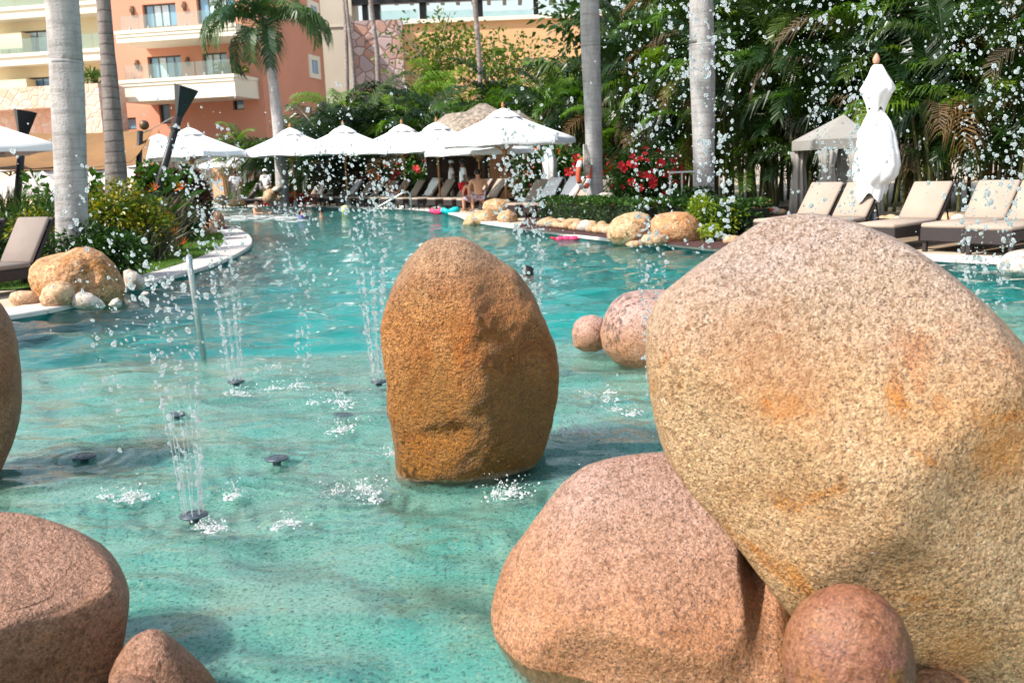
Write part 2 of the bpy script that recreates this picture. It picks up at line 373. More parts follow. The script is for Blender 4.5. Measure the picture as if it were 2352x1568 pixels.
def panemat(name, tint, alpha, rough=0.04):
    t = NT(name); fr = t.n('Fresnel', IOR=1.5)
    gl = t.n('BsdfGlossy', Color=(1, 1, 1), Roughness=rough); tr = t.n('BsdfTransparent', Color=tint)
    df = t.n('BsdfDiffuse', Color=(0.55, 0.66, 0.68))
    m1 = t.n('MixShader', Fac=alpha); t.put(m1.inputs[1], tr.outputs[0]); t.put(m1.inputs[2], df.outputs[0])
    m2 = t.n('MixShader', Fac=fr.outputs[0]); t.put(m2.inputs[1], m1.outputs[0]); t.put(m2.inputs[2], gl.outputs[0])
    return t.done(m2.outputs[0])
M['balustrade'] = panemat('balustrade_glass', (0.85, 0.95, 0.95), 0.10)
M['froth'] = None
def frothmat():
    t = NT('froth'); d = t.n('BsdfDiffuse', Color=(0.9, 0.93, 0.94)); g = t.n('BsdfGlass', Color=(1, 1, 1), IOR=1.33, Roughness=0.05)
    mx = t.n('MixShader', Fac=0.38); t.put(mx.inputs[1], g.outputs[0]); t.put(mx.inputs[2], d.outputs[0]); return t.done(mx.outputs[0])
M['froth'] = frothmat()
M['window'] = plain('window_sky_tint', (0.17, 0.36, 0.56), 0.06, 0.1, 1.0, spec=1.0)  # sky reflection put into the panes as a blue base colour
M['window_curtain'] = plain('window_curtain', (0.55, 0.68, 0.76), 0.12, 0.1, 3.0, spec=0.9)
M['grass'] = leafmat('grass', [(0.07, 0.16, 0.012), (0.12, 0.24, 0.02), (0.16, 0.28, 0.03)], 0.6, 0.35)
M['frond'] = leafmat('frond', [(0.006, 0.020, 0.005), (0.011, 0.036, 0.006), (0.022, 0.058, 0.008), (0.06, 0.10, 0.014)], 0.34, 0.2, False)
M['frond_bright'] = leafmat('frond_bright', [(0.07, 0.16, 0.015), (0.12, 0.24, 0.02), (0.20, 0.30, 0.03)], 0.4, 0.35, False)
M['frond_dry'] = leafmat('frond_dry', [(0.10, 0.075, 0.05), (0.17, 0.09, 0.02), (0.13, 0.115, 0.09)], 0.7, 0.2, False)
M['frond_blue'] = leafmat('frond_blue', [(0.025, 0.065, 0.028), (0.045, 0.10, 0.03), (0.075, 0.14, 0.035)], 0.4, 0.25, False)
M['leaf_dark'] = leafmat('leaf_dark', [(0.016, 0.045, 0.010), (0.03, 0.08, 0.014), (0.05, 0.12, 0.02)], 0.4, 0.25)
M['leaf_mid'] = leafmat('leaf_mid', [(0.035, 0.09, 0.012), (0.06, 0.15, 0.018), (0.10, 0.20, 0.025)], 0.4, 0.3)
M['leaf_yellow'] = leafmat('leaf_yellow', [(0.05, 0.10, 0.010), (0.16, 0.19, 0.012), (0.34, 0.29, 0.012), (0.42, 0.34, 0.02)], 0.4, 0.25)
M['leaf_lime'] = leafmat('leaf_lime', [(0.12, 0.22, 0.015), (0.30, 0.38, 0.02), (0.45, 0.46, 0.03)], 0.45, 0.3)
M['leaf_red'] = leafmat('leaf_red', [(0.045, 0.010, 0.010), (0.10, 0.022, 0.016), (0.17, 0.05, 0.02), (0.05, 0.05, 0.02)], 0.4, 0.22)
M['leaf_olive'] = leafmat('leaf_olive', [(0.07, 0.11, 0.02), (0.14, 0.19, 0.02), (0.24, 0.27, 0.035)], 0.5, 0.3)
M['petal_red'] = leafmat('petal_red', [(0.50, 0.006, 0.02), (0.70, 0.02, 0.03), (0.62, 0.04, 0.05)], 0.5, 0.25)
M['petal_orange'] = leafmat('petal_orange', [(0.70, 0.10, 0.01), (0.75, 0.20, 0.02)], 0.5, 0.25)
# ================================================================ the setting
def crom(P, closed=False, n=6):
    P = [Vector(p) for p in P]; out = []
    for i in range(len(P) - 1):
        p0 = P[max(i - 1, 0)]; p1 = P[i]; p2 = P[i + 1]; p3 = P[min(i + 2, len(P) - 1)]
        for k in range(n):
            t = k / n
            out.append(0.5 * ((2 * p1) + (p2 - p0) * t + (2 * p0 - 5 * p1 + 4 * p2 - p3) * t * t + (3 * p1 - p0 - 3 * p2 + p3) * t ** 3))
    out.append(P[-1]); return out
def g2(x, y, z=0.0): p = gnd(x, y, z); return (p.x, p.y)
LEFT = crom([(-9.5, 0.6), (-9.3, 7), (-7.6, 10.0), g2(0, 744), g2(165, 714), g2(250, 688), g2(335, 660), g2(450, 630), g2(540, 594), g2(576, 564), g2(556, 538), (-9.6, 33), (-13, 39.5), (-19, 45), (-24, 47)])
FAR = crom([(-24, 51.5), (-17, 51.0), g2(640, 475), g2(820, 480), g2(950, 484), g2(1040, 496), g2(1078, 512)])
RIGHT = crom([g2(1078, 512), g2(1190, 529), g2(1300, 545), g2(1390, 557), g2(1540, 570), g2(1660, 583), g2(1900, 597), g2(2110, 603), g2(2352, 615), (11.5, 9.0), (12, 0.6)])
POOL = LEFT + FAR + RIGHT[1:]
def hole_sheet(name, outer, inner, z, mat):
    b = bmesh.new()
    for ring in (outer, inner):
        vs = [b.verts.new((p[0], p[1], z)) for p in ring]
        for i in range(len(vs)): b.edges.new((vs[i], vs[(i + 1) % len(vs)]))
    bmesh.ops.triangle_fill(b, use_beauty=True, use_dissolve=False, edges=b.edges[:])
    for f in b.faces:
        if f.normal.z < 0: f.normal_flip()
    me = bpy.data.meshes.new(name); b.to_mesh(me); b.free(); me.materials.append(mat); o = link(name, me); return tag(o, kind='structure')
hole_sheet('ground', [(-900, -300), (900, -300), (900, 1500), (-900, 1500)], POOL, DK - 0.015, M['paving'])
m = MB(); n = len(POOL)
m.add([(p[0], p[1], DK - 0.015) for p in POOL] + [(p[0], p[1], -1.3) for p in POOL], [(i, (i + 1) % n, n + (i + 1) % n, n + i) for i in range(n)])
tag(m.build('pool_wall', M['pooltile']), kind='structure')
tag(MB().add([(-40, -2, -1.2), (20, -2, -1.2), (20, 60, -1.2), (-40, 60, -1.2)], [(0, 1, 2, 3)]).build('pool_floor', M['deepfloor']), kind='structure')
SHELF = -0.065
# shallow shelf with a gently curved edge and a sloping lip
ed = crom([(-9.6, 8.4), (-5, 8.75), (-2.6, 8.95), (-0.7, 9.05), (1.2, 9.2), (3, 9.6), (6, 10.4), (12.2, 11.5)], n=5)
m = MB(); k = len(ed)
m.add([(p[0], p[1], SHELF) for p in ed] + [(p[0], p[1] + 0.5, -1.25) for p in ed] + [(-9.6, 0.3, SHELF), (12.2, 0.3, SHELF)],
      [tuple(range(k))[::-1] + (2 * k, 2 * k + 1)] + [(i, i + 1, k + i + 1, k + i) for i in range(k - 1)])
tag(m.build('pool_shelf', M['shelf']), kind='structure')
# water sheet: a fine mesh carrying real ripples (it runs on under the banks)
import numpy as np
SPL = [(700, 893), (765, 925), (790, 985), (815, 1140), (655, 1200), (545, 908), (300, 1142), (1390, 905), (1455, 948), (1340, 1003), (1170, 1130), (530, 1135), (445, 1183), (542, 876), (870, 876), (193, 1048), (635, 1053), (1000, 1240), (760, 1060), (420, 1040)]
ys = [0.5]
while ys[-1] < 54: ys.append(ys[-1] + max(0.02, 1.15 * ys[-1] ** 2 / 1592.0))
ys = np.array(ys); us = np.linspace(-0.66, 0.66, 640)
YY, UU = np.meshgrid(ys, us, indexing='ij'); XX = UU * (YY + 3.0); DY = np.maximum(0.02, 1.15 * YY ** 2 / 1592.0)
ZZ = np.zeros_like(XX); rg = np.random.RandomState(5)
for k in range(110):
    lam = 0.14 * (1.15 / 0.14) ** rg.rand(); th = rg.normal(math.pi / 2 - 0.05, 0.50) + (math.pi if rg.rand() < .3 else 0)
    kx, ky = 2 * math.pi / lam * math.cos(th), 2 * math.pi / lam * math.sin(th)
    slope = 0.030 * (lam / 0.5) ** 0.15; A = slope * lam / (2 * math.pi)
    fade = np.clip((lam / (DY * abs(math.sin(th)) + 1e-3) - 2.2) / 2.5, 0, 1)
    wx = 0.25 * np.sin(XX * 0.9 + k) + 0.25 * np.sin(YY * 0.7 + 2.1 * k)
    ZZ += A * fade * np.sin(kx * (XX + wx) + ky * (YY + wx * 0.6) + rg.rand() * 6.28)
ZZ *= np.clip(0.80 + (YY - 8.0) / 12.0, 0.72, 1.20)
for i_, (x, y) in enumerate(SPL):
    c_ = gnd(x, y); rr = np.sqrt((XX - c_.x) ** 2 + (YY - c_.y) ** 2); lam = 0.10 + 0.03 * (i_ % 3)
    ZZ += 0.006 * np.sin(rr * 2 * math.pi / lam + i_) * np.exp(-rr / 0.26) * np.clip(rr / 0.06, 0, 1)
nr, nc = XX.shape; co = np.stack([XX, YY, ZZ], -1).reshape(-1, 3).astype(np.float32)
idx = np.arange(nr * nc).reshape(nr, nc); fc = np.stack([idx[:-1, :-1], idx[:-1, 1:], idx[1:, 1:], idx[1:, :-1]], -1).reshape(-1, 4).astype(np.int32)
me = bpy.data.meshes.new('water'); me.vertices.add(len(co)); me.vertices.foreach_set('co', co.ravel())
me.loops.add(fc.size); me.loops.foreach_set('vertex_index', fc.ravel()); me.polygons.add(len(fc)); me.polygons.foreach_set('loop_start', np.arange(0, fc.size, 4, dtype=np.int32)); me.polygons.foreach_set('use_smooth', np.ones(len(fc), dtype=bool))
me.update(calc_edges=True); me.validate(); me.materials.append(M['water']); tag(link('water', me), kind='structure')
def coping(name, path, width, seg, side, i0=0, i1=None, thick=0.06):
    P = [Vector((p[0], p[1])) for p in path][i0:i1]
    root = thing(name, None, None, (P[0].x, P[0].y, DK), kind='structure')
    # resample to stones of even length
    L = [0]
    for a, c in zip(P, P[1:]): L.append(L[-1] + (c - a).length)
    def pt(s):
        for i in range(len(L) - 1):
            if s <= L[i + 1] + 1e-6: return P[i].lerp(P[i + 1], (s - L[i]) / max(1e-6, L[i + 1] - L[i])), (P[i + 1] - P[i]).normalized()
        return P[-1], (P[-1] - P[-2]).normalized()
    nst = max(1, int(L[-1] / seg))
    for q in range(nst):
        s0 = q * L[-1] / nst + 0.006; s1 = (q + 1) * L[-1] / nst - 0.006; sub = 3; inn = []; out = []
        for j in range(sub + 1):
            p, d = pt(s0 + (s1 - s0) * j / sub); nn = Vector((-d.y, d.x)) * side
            inn.append(p - nn * 0.04); out.append(p + nn * width)
        zt = DK + random.uniform(-0.002, 0.002); e = 0.012; mb = MB(); vs = []
        for lo, z in ((0.0, zt - thick), (0.0, zt - e), (e, zt)):
            for a, c in zip(inn, out): vs.append((*(a + (c - a).normalized() * lo), z))
            for a, c in zip(inn[::-1], out[::-1]): vs.append((*(c - (c - a).normalized() * lo), z))
        nn = 2 * (sub + 1); fs = [tuple(range(2 * nn, 3 * nn))]
        for l in range(2): fs += [(l * nn + i, l * nn + (i + 1) % nn, (l + 1) * nn + (i + 1) % nn, (l + 1) * nn + i) for i in range(nn)]
        mb.add(vs, fs if side < 0 else [f[::-1] for f in fs]); mb.build('coping_stone', M['coping'], root)
    return root
coping('pool_coping', LEFT, 0.62, 0.75, 1, 10, 66)
coping('pool_coping', FAR, 0.40, 0.9, 1, 8)
coping('pool_coping', RIGHT, 0.42, 0.8, 1, 0, 50)
# lawn strip on the left bank and planting soil
lawn_edge = [Vector((p[0], p[1])) for p in LEFT[34:62]]
lw = []
for i, p in enumerate(lawn_edge):
    d = (lawn_edge[min(i + 1, len(lawn_edge) - 1)] - lawn_edge[max(i - 1, 0)]).normalized(); lw.append(p + Vector((-d.y, d.x)) * 0.60)
inner = [Vector((-9.6, 30.0)), Vector((-9.3, 26)), Vector((-8.6, 22)), Vector((-8.6, 17)), Vector((-8.0, 14.5))]
tag(MB().add([(*p, DK + 0.004) for p in lw + inner], [tuple(range(len(lw) + len(inner)))]).build('lawn', plain('lawn_soil', (0.06, 0.12, 0.015), 0.9, 0.2, 6.0)), kind='structure')
tag(MB().add([(-30, 13, DK + 0.002), (-7.6, 13, DK + 0.002), (-8.2, 30, DK + 0.002), (-14, 38, DK + 0.002), (-30, 38, DK + 0.002)], [(0, 1, 2, 3, 4)]).build('garden_soil', M['soil']), kind='structure')
def inside(p, poly):
    c = False; j = len(poly) - 1
    for i in range(len(poly)):
        a, b_ = poly[i], poly[j]
        if (a.y > p.y) != (b_.y > p.y) and p.x < (b_.x - a.x) * (p.y - a.y) / (b_.y - a.y) + a.x: c = not c
        j = i
    return c
gm = MB(); poly = lw + inner; cnt = 0
while cnt < 15000:
    p = Vector((random.uniform(-10, -5.3), random.uniform(14, 30)))
    if not inside(p, poly): continue
    cnt += 1; h = random.uniform(0.03, 0.075); a = random.uniform(0, 6.28); wd = 0.007; l = random.uniform(0.0, 0.04); a2 = random.uniform(0, 6.28)
    gm.add([(p.x - wd * math.cos(a), p.y - wd * math.sin(a), DK), (p.x + wd * math.cos(a), p.y + wd * math.sin(a), DK), (p.x + l * math.cos(a2), p.y + l * math.sin(a2), DK + h)], [(0, 1, 2)])
tag(gm.build('grass', M['grass']), 'short green lawn grass along the curved left pool edge', 'grass', kind='stuff')
# right bank: planting bed soil and timber-toned deck under the loungers
tag(MB().add([(*g2(1190, 524, DK), DK + 0.002), (*g2(1640, 572, DK), DK + 0.002), (6.6, 19.5, DK + 0.002), (9, 26, DK + 0.002), (4, 40, DK + 0.002), (0.8, 33, DK + 0.002)], [(0, 1, 2, 3, 4, 5)]).build('garden_soil', M['soil']), kind='structure')
tag(MB().add([(4.3, 17.6, DK + 0.003), (9.5, 11.2, DK + 0.003), (20, 15, DK + 0.003), (14, 26, DK + 0.003), (6.9, 20.5, DK + 0.003)], [(0, 1, 2, 3, 4)]).build('deck', M['deck']), kind='structure')
# ================================================================ boulders
def poly_radius(poly, c, th):
    d = (math.cos(th), math.sin(th)); best = 0
    for i in range(len(poly)):
        a = (poly[i][0] - c[0], poly[i][1] - c[1]); b_ = (poly[(i + 1) % len(poly)][0] - c[0], poly[(i + 1) % len(poly)][1] - c[1])
        e = (b_[0] - a[0], b_[1] - a[1]); den = d[0] * e[1] - d[1] * e[0]
        if abs(den) < 1e-9: continue
        t = (a[0] * e[1] - a[1] * e[0]) / den; s_ = (a[0] * d[1] - a[1] * d[0]) / den
        if t > 0 and -1e-6 <= s_ <= 1 + 1e-6: best = max(best, t)
    return best
def add_spots(mat, spots):
    # rust stains at given places on the stone, broken up by its grain
    nt_ = mat.node_tree; t = NT.__new__(NT); t.m = mat; t.t = nt_; pr = next(n_ for n_ in nt_.nodes if n_.type == 'BSDF_PRINCIPLED')
    k = pr.inputs['Base Color'].links[0].from_socket; c = t.coord('Object'); nz = t.noise(c, 7.0, 6.0, 0.7, 0.5); gr = t.noise(c, 60.0, 2.0, 0.7)
    for pos, rad, col, st in spots:
        d = t.n('VectorMath', {'operation': 'DISTANCE'}); t.put(d.inputs[0], c); d.inputs[1].default_value = pos
        v = t.math('ADD', t.math('DIVIDE', d.outputs['Value'], rad), t.math('MULTIPLY', nz, 1.6))
        k = t.mix(t.math('MULTIPLY', t.math('MULTIPLY', t.rng(v, 2.05, 1.25), st), t.rng(gr, .35, .55, .5, 1.0)), k, t.mix(0.85, k, col, 'MIX'))
    t.put(pr.inputs['Base Color'], k)
def rock(name, label, outline, Y, depth, mat, seed=0, sub=6, p=2.3, amp=0.03, bumps=(), group=None, cat='boulder', smooth=2, fine=0.4, blend=1.4, spots=None, planes=()):
    pts = [at(x, y, Y) for x, y in outline]
    cx = sum(q.x for q in pts) / len(pts); cz = sum(q.z for q in pts) / len(pts)
    fwd = Vector((cx, Y, 0)).normalized(); rt = Vector((fwd.y, -fwd.x, 0)); ctr = Vector((cx, Y, cz))
    def onplane(x, y):
        d = ray(x, y); o = Vector((0, 0, CAM_H)); t = (ctr - o).dot(fwd) / d.dot(fwd); q = o + d * t - ctr; return (q.dot(rt), q.z)
    pl = [onplane(x, y) for x, y in outline]
    xs = [q[0] for q in pl]; zs = [q[1] for q in pl]; c = ((min(xs) + max(xs)) / 2, (min(zs) + max(zs)) / 2)
    NT_ = 360; rr = [poly_radius(pl, c, 2 * math.pi * i / NT_) for i in range(NT_)]
    def blur(v, k):
        for _ in range(3): v = [sum(v[(i + j) % NT_] for j in range(-k, k + 1)) / (2 * k + 1) for i in range(NT_)]
        return v
    fine_r = blur(rr, smooth); soft = blur(rr, 40); mean = sum(rr) / NT_
    bp = [(onplane(q[0], q[1]), q[2] * Y / FPX, (q[3] if len(q) == 5 else q[2]) * Y / FPX, q[-1]) for q in bumps]
    b = bmesh.new(); bmesh.ops.create_icosphere(b, subdivisions=sub, radius=1.0)
    sv = Vector((seed * 3.7, seed * 1.3, seed * 7.1)); base = ctr + Vector((0, 0, 0))
    for v in b.verts:
        d = v.co; s = d.y; q = math.sqrt(max(0, 1 - s * s)); th = math.atan2(d.z, d.x) % (2 * math.pi)
        fi = th / (2 * math.pi) * NT_; i0 = int(fi) % NT_; i1 = (i0 + 1) % NT_; fr = fi - int(fi)
        w_ = q ** blend; r = (soft[i0] * (1 - fr) + soft[i1] * fr) * (1 - w_) + (fine_r[i0] * (1 - fr) + fine_r[i1] * fr) * w_
        rho = q ** (2 / p) if q > 0 else 0; dep = math.copysign(abs(s) ** (2 / p), s) * depth
        lx = c[0] + r * rho * math.cos(th); lz = c[1] + r * rho * math.sin(th)
        P = Vector((lx, dep, lz)) / mean
        nv = noise.fractal(P * 1.4 + sv, 0.9, 2.1, 4) * amp + noise.ridged_multi_fractal(P * 2.6 + sv, 1.0, 2.2, 4, 1.0, 2.0) * amp * 0.18 * fine
        nv += noise.noise(P * 9 + sv) * amp * 0.12 * fine
        k = 1 + nv
        add = 0
        if s < 0.3:
            for (bx, bz), ra, rb_, amt in bp:
                wob = 0.25 * noise.noise(P * 3.0 + sv); g = math.exp(-((((lx - bx) / ra + wob) ** 2 + ((lz - bz) / rb_ + wob) ** 2) ** 1.3)); add += g * amt
        lx2 = c[0] + (lx - c[0]) * (1 + nv * 0.35); lz2 = c[1] + (lz - c[1]) * (1 + nv * 0.35)
        fy = dep * k - add * max(0.0, min(1.0, 0.6 - s))
        if planes:                       # broad flat faces where the stone has broken
            q3 = Vector(((lx2 - c[0]) / mean, fy / depth, (lz2 - c[1]) / mean)); wv = 0.05 * noise.noise(P * 2.0 + sv)
            for nx, ny, nz_, dd in planes:
                nn_ = Vector((nx, ny, nz_)).normalized(); ov = q3.dot(nn_) - dd - wv
                if ov > 0: q3 -= nn_ * (ov - 0.04 * (1 - math.exp(-ov / 0.04))) * 0.92
            lx2, fy, lz2 = c[0] + q3.x * mean, q3.y * depth, c[1] + q3.z * mean
        wp = ctr + rt * lx2 + Vector((0, 0, lz2)) + fwd * fy
        v.co = wp - base
    me = bpy.data.meshes.new(name); b.to_mesh(me); b.free(); me.materials.append(mat)
    me.polygons.foreach_set('use_smooth', [True] * len(me.polygons))
    if spots: add_spots(mat, [(at(q[0], q[1], Y - depth * 0.8) - base, q[2] * Y / FPX, q[3], q[4]) for q in spots])
    o = link(name, me, None, base); return tag(o, label, cat, group)
G_gold = granite('granite_gold', (0.46, 0.205, 0.065), (0.38, 0.145, 0.032), (0.36, 0.11, 0.014), 0.50, 0.75, 105, 0.45, 1.1, grey=(0.43, 0.28, 0.18), gz=(0.50, 0.85), wet=(0.25, 0.105, 0.010), wz=(-0.25, 0.45), band=(-0.535, -0.505, (0.42, 0.33, 0.25)))
G_big = granite('granite_pale', (0.42, 0.275, 0.155), (0.37, 0.215, 0.10), (0.38, 0.14, 0.018), 0.54, 0.95, 135, 0.6, 0.6, grey=(0.345, 0.275, 0.25), gz=(0.34, 0.74), white=0.7)
G_pink = granite('granite_pink', (0.335, 0.165, 0.088), (0.30, 0.135, 0.062), (0.28, 0.11, 0.035), 0.58, 0.9, 125, 0.55, 0.45, grey=(0.30, 0.195, 0.165), gz=(0.25, 0.55), white=0.4)
G_brown = granite('granite_brown', (0.22, 0.10, 0.05), (0.175, 0.072, 0.033), (0.26, 0.095, 0.02), 0.56, 0.5, 120, 0.55, 0.6, grey=(0.31, 0.175, 0.125), gz=(0.10, 0.36))
G_red = granite('granite_red', (0.225, 0.10, 0.05), (0.20, 0.08, 0.055), (0.23, 0.10, 0.022), 0.53, 0.35, 120, 0.4, 0.3)
G_umber = granite('granite_umber', (0.26, 0.145, 0.08), (0.20, 0.10, 0.05), (0.22, 0.09, 0.025), 0.55, 0.4, 90, 0.55, 0.6)  # darker, umber brown granite
G_mid = granite('granite_peach', (0.37, 0.20, 0.13), (0.35, 0.175, 0.095), (0.32, 0.13, 0.04), 0.57, 0.2, 130, 0.5, 0.25, grey=(0.36, 0.24, 0.22), gz=(0.12, 0.32), wet=(0.25, 0.12, 0.035), wz=(-0.25, 0.1))
G_tan = granite('granite_tan', (0.47, 0.27, 0.14), (0.38, 0.19, 0.085), (0.44, 0.17, 0.03), 0.56, 0.1, 30, 0.6, 0.9)
G_far = granite('granite_sand', (0.47, 0.32, 0.19), (0.41, 0.25, 0.135), (0.42, 0.20, 0.06), 0.57, 0.1, 22, 0.65, 0.5)
G_cobble = granite('cobble', (0.50, 0.345, 0.225), (0.46, 0.30, 0.185), (0.44, 0.25, 0.13), 0.60, 0.0, 20, 0.55, 0.15)
G_white = granite('cobble_white', (0.50, 0.45, 0.41), (0.44, 0.39, 0.36), (0.46, 0.37, 0.30), 0.60, 0.0, 20, 0.55, 0.15)
rock('standing_boulder', 'tall golden granite boulder standing alone in the shallow water', [(1010, 548), (1050, 543), (1088, 556), (1130, 588), (1182, 625), (1225, 680), (1252, 735), (1272, 790), (1281, 850), (1278, 905), (1270, 955), (1258, 1005), (1247, 1040), (1222, 1066), (1160, 1096), (1092, 1136), (1050, 1140), (985, 1126), (930, 1112), (908, 1098), (904, 1040), (899, 990), (888, 930), (893, 870), (881, 800), (875, 750), (884, 700), (905, 650), (935, 600), (972, 564)],
     5.28, 0.42, G_gold, 3, 7, 2.6, 0.085, [(985, 850, 105, 70, 0.06), (980, 958, 85, 30, -0.075), (1010, 1050, 90, 55, 0.04), (1065, 650, 50, 90, 0.05), (1165, 680, 60, 100, -0.045), (1200, 900, 60, 120, -0.03)], smooth=1, fine=1.0, planes=((-.62, -.78, .12, .80), (.70, -.70, -.05, .78), (.55, -.35, .75, 1.02)), spots=[(1140, 700, 110, (0.36, 0.12, 0.02), .6), (1000, 900, 90, (0.20, 0.09, 0.012), .6), (1190, 950, 120, (0.17, 0.075, 0.01), .7)])
rock('big_boulder', 'huge pale speckled boulder filling the right foreground', [(1502, 708), (1525, 672), (1560, 642), (1592, 615), (1640, 580), (1690, 545), (1740, 510), (1790, 495), (1850, 489), (1910, 497), (1980, 515), (2060, 550), (2130, 590), (2200, 640), (2260, 690), (2310, 740), (2352, 790), (2420, 900), (2470, 1050), (2490, 1250), (2480, 1450), (2440, 1600), (2360, 1690), (2260, 1690), (2150, 1600), (2060, 1510), (1960, 1440), (1850, 1380), (1790, 1310), (1710, 1200), (1650, 1130), (1602, 1092), (1565, 1055), (1530, 1000), (1510, 925), (1500, 850), (1490, 780)],
     3.14, 0.53, G_big, 5, 7, 2.4, 0.03, [(1800, 800, 120, 0.03), (1950, 1250, 80, -0.03), (2150, 1150, 120, 0.03)], smooth=2, fine=0.6, planes=((-.45, -.88, -.12, .82), (.10, -.72, .68, .86), (.62, -.78, .10, .86), (.05, -.85, -.52, .84)),
     spots=[(1770, 800, 175, (0.30, 0.115, 0.035), .75), (1700, 720, 90, (0.32, 0.13, 0.04), .5), (1850, 560, 45, (0.5, 0.19, 0.02), .7), (1640, 985, 40, (0.5, 0.2, 0.02), .8), (2020, 1170, 42, (0.5, 0.2, 0.02), .9), (2050, 1250, 50, (0.48, 0.19, 0.015), .9), (2085, 1330, 42, (0.48, 0.19, 0.015), .8), (2230, 960, 45, (0.4, 0.15, 0.02), .8), (2270, 1030, 75, (0.46, 0.17, 0.02), .8), (1730, 1260, 60, (0.42, 0.17, 0.015), .85), (1790, 1330, 50, (0.40, 0.16, 0.012), .85), (2200, 1480, 70, (0.42, 0.17, 0.02), .6)])
rock('pink_boulder', 'rounded pinkish speckled boulder leaning under the huge pale boulder', [(1128, 1395), (1138, 1350), (1160, 1290), (1200, 1240), (1235, 1190), (1280, 1130), (1330, 1086), (1400, 1063), (1470, 1053), (1545, 1050), (1610, 1075), (1680, 1150), (1760, 1260), (1840, 1380), (1900, 1520), (1890, 1680), (1740, 1800), (1500, 1830), (1340, 1740), (1252, 1590), (1200, 1510), (1150, 1445)],
     3.26, 0.47, G_pink, 8, 7, 2.3, 0.025, [(1500, 1280, 150, 0.06), (1722, 1230, 36, 110, -0.2), (1770, 1440, 70, 0.05), (1670, 1500, 30, 70, -0.02)], smooth=2, fine=0.5, planes=((-.62, -.42, .66, .86), (.0, -.62, .78, .80), (-.25, -.95, -.10, .86)))
rock('round_stone', 'round reddish brown stone at the foot of the huge boulder', [(1795, 1490), (1805, 1440), (1830, 1395), (1870, 1365), (1925, 1346), (1980, 1350), (2030, 1375), (2070, 1420), (2098, 1480), (2105, 1540), (2090, 1610), (2020, 1670), (1930, 1675), (1850, 1640), (1805, 1560)], 2.50, 0.16, G_red, 4, 6, 2.0, 0.015, fine=0.2)
rock('dark_stone', 'small dark stone wedged at the bottom beside the round reddish stone', [(2085, 1590), (2110, 1545), (2160, 1545), (2230, 1570), (2270, 1640), (2200, 1700), (2110, 1690)], 2.66, 0.10, G_umber, 14, 5)
rock('brown_boulder', 'flat topped brown boulder in the lower left corner', [(-200, 1240), (-100, 1210), (0, 1200), (60, 1203), (130, 1222), (200, 1245), (255, 1278), (280, 1310), (291, 1340), (288, 1380), (278, 1440), (262, 1500), (245, 1560), (180, 1680), (20, 1740), (-150, 1720), (-230, 1500), (-240, 1350)], 3.15, 0.36, G_brown, 6, 7, 2.9, 0.035, [(60, 1268, 60, 7, -0.02), (150, 1312, 90, 6, -0.016)], smooth=2, fine=1.0, planes=((.05, -.35, .94, .70), (.25, -.96, -.05, .76), (.93, -.3, .0, .92)))
rock('pointed_stone', 'conical brown stone beside the lower left boulder', [(248, 1560), (262, 1525), (285, 1490), (310, 1465), (345, 1448), (375, 1455), (410, 1482), (440, 1510), (475, 1540), (502, 1575), (500, 1640), (420, 1700), (310, 1690), (255, 1630)], 2.92, 0.15, G_brown, 9, 6, 2.1, 0.025, fine=0.4)
rock('low_stone', 'grey stone tip at the bottom edge below the conical stone', [(235, 1600), (260, 1565), (300, 1558), (350, 1566), (390, 1600), (370, 1650), (280, 1650)], 2.70, 0.09, G_brown, 19, 5)
rock('edge_boulder', 'dark brown upright boulder cut off by the left edge', [(-150, 660), (-60, 660), (0, 692), (25, 730), (40, 780), (48, 850), (50, 910), (44, 960), (30, 1010), (12, 1050), (0, 1080), (-60, 1110), (-160, 1110), (-220, 1000), (-230, 800)], 5.5, 0.42, G_umber, 10, 6, 2.4, 0.03, fine=0.7)
rock('ball_stone', 'ball shaped brown stone in the water beside the peach boulder', [(1313, 765), (1318, 742), (1335, 727), (1362, 722), (1385, 730), (1400, 760), (1395, 795), (1370, 806), (1340, 806), (1318, 795)], 8.35, 0.17, G_mid, 12, 6, 2.1, 0.015, fine=0.2)
rock('peach_boulder', 'smooth peach coloured boulder half hidden behind the huge boulder', [(1378, 765), (1388, 725), (1405, 695), (1430, 675), (1470, 666), (1530, 666), (1580, 690), (1610, 760), (1590, 830), (1520, 850), (1450, 846), (1412, 828), (1385, 800)], 7.95, 0.40, G_mid, 13, 6, 2.3, 0.02, fine=0.3)
# left bank group
rock('tan_boulder', 'rough tan boulder on the left bank with orange streak', [(65, 640), (68, 615), (85, 597), (115, 587), (150, 580), (175, 568), (205, 567), (235, 580), (262, 605), (280, 640), (289, 665), (280, 690), (255, 705), (180, 712), (110, 700), (78, 680)], 13.2, 0.55, G_tan, 15, 6, 2.4, 0.07, [(140, 640, 40, 30, 0.06), (205, 622, 14, 40, -0.06)], smooth=1, fine=1.6)
rock('cobble', 'oval cream stone, leftmost beside the tan boulder', [(18, 685), (25, 672), (45, 667), (75, 668), (95, 680), (92, 700), (70, 707), (35, 706)], 12.7, 0.18, G_cobble, 16, 5, 2.1, 0.01, cat='stone', fine=0.1)
rock('cobble', 'large smooth cream stone in front of the tan boulder', [(89, 685), (98, 662), (120, 647), (145, 644), (165, 652), (174, 670), (170, 692), (150, 708), (115, 708), (95, 700)], 12.45, 0.24, G_cobble, 17, 5, 2.1, 0.015, cat='stone', fine=0.1)
rock('cobble', 'whitish oval stone at the water line below the tan boulder', [(162, 690), (168, 675), (185, 669), (210, 673), (235, 690), (244, 703), (235, 711), (195, 712), (168, 706)], 12.5, 0.17, G_white, 18, 5, 2.1, 0.01, cat='stone', fine=0.1)
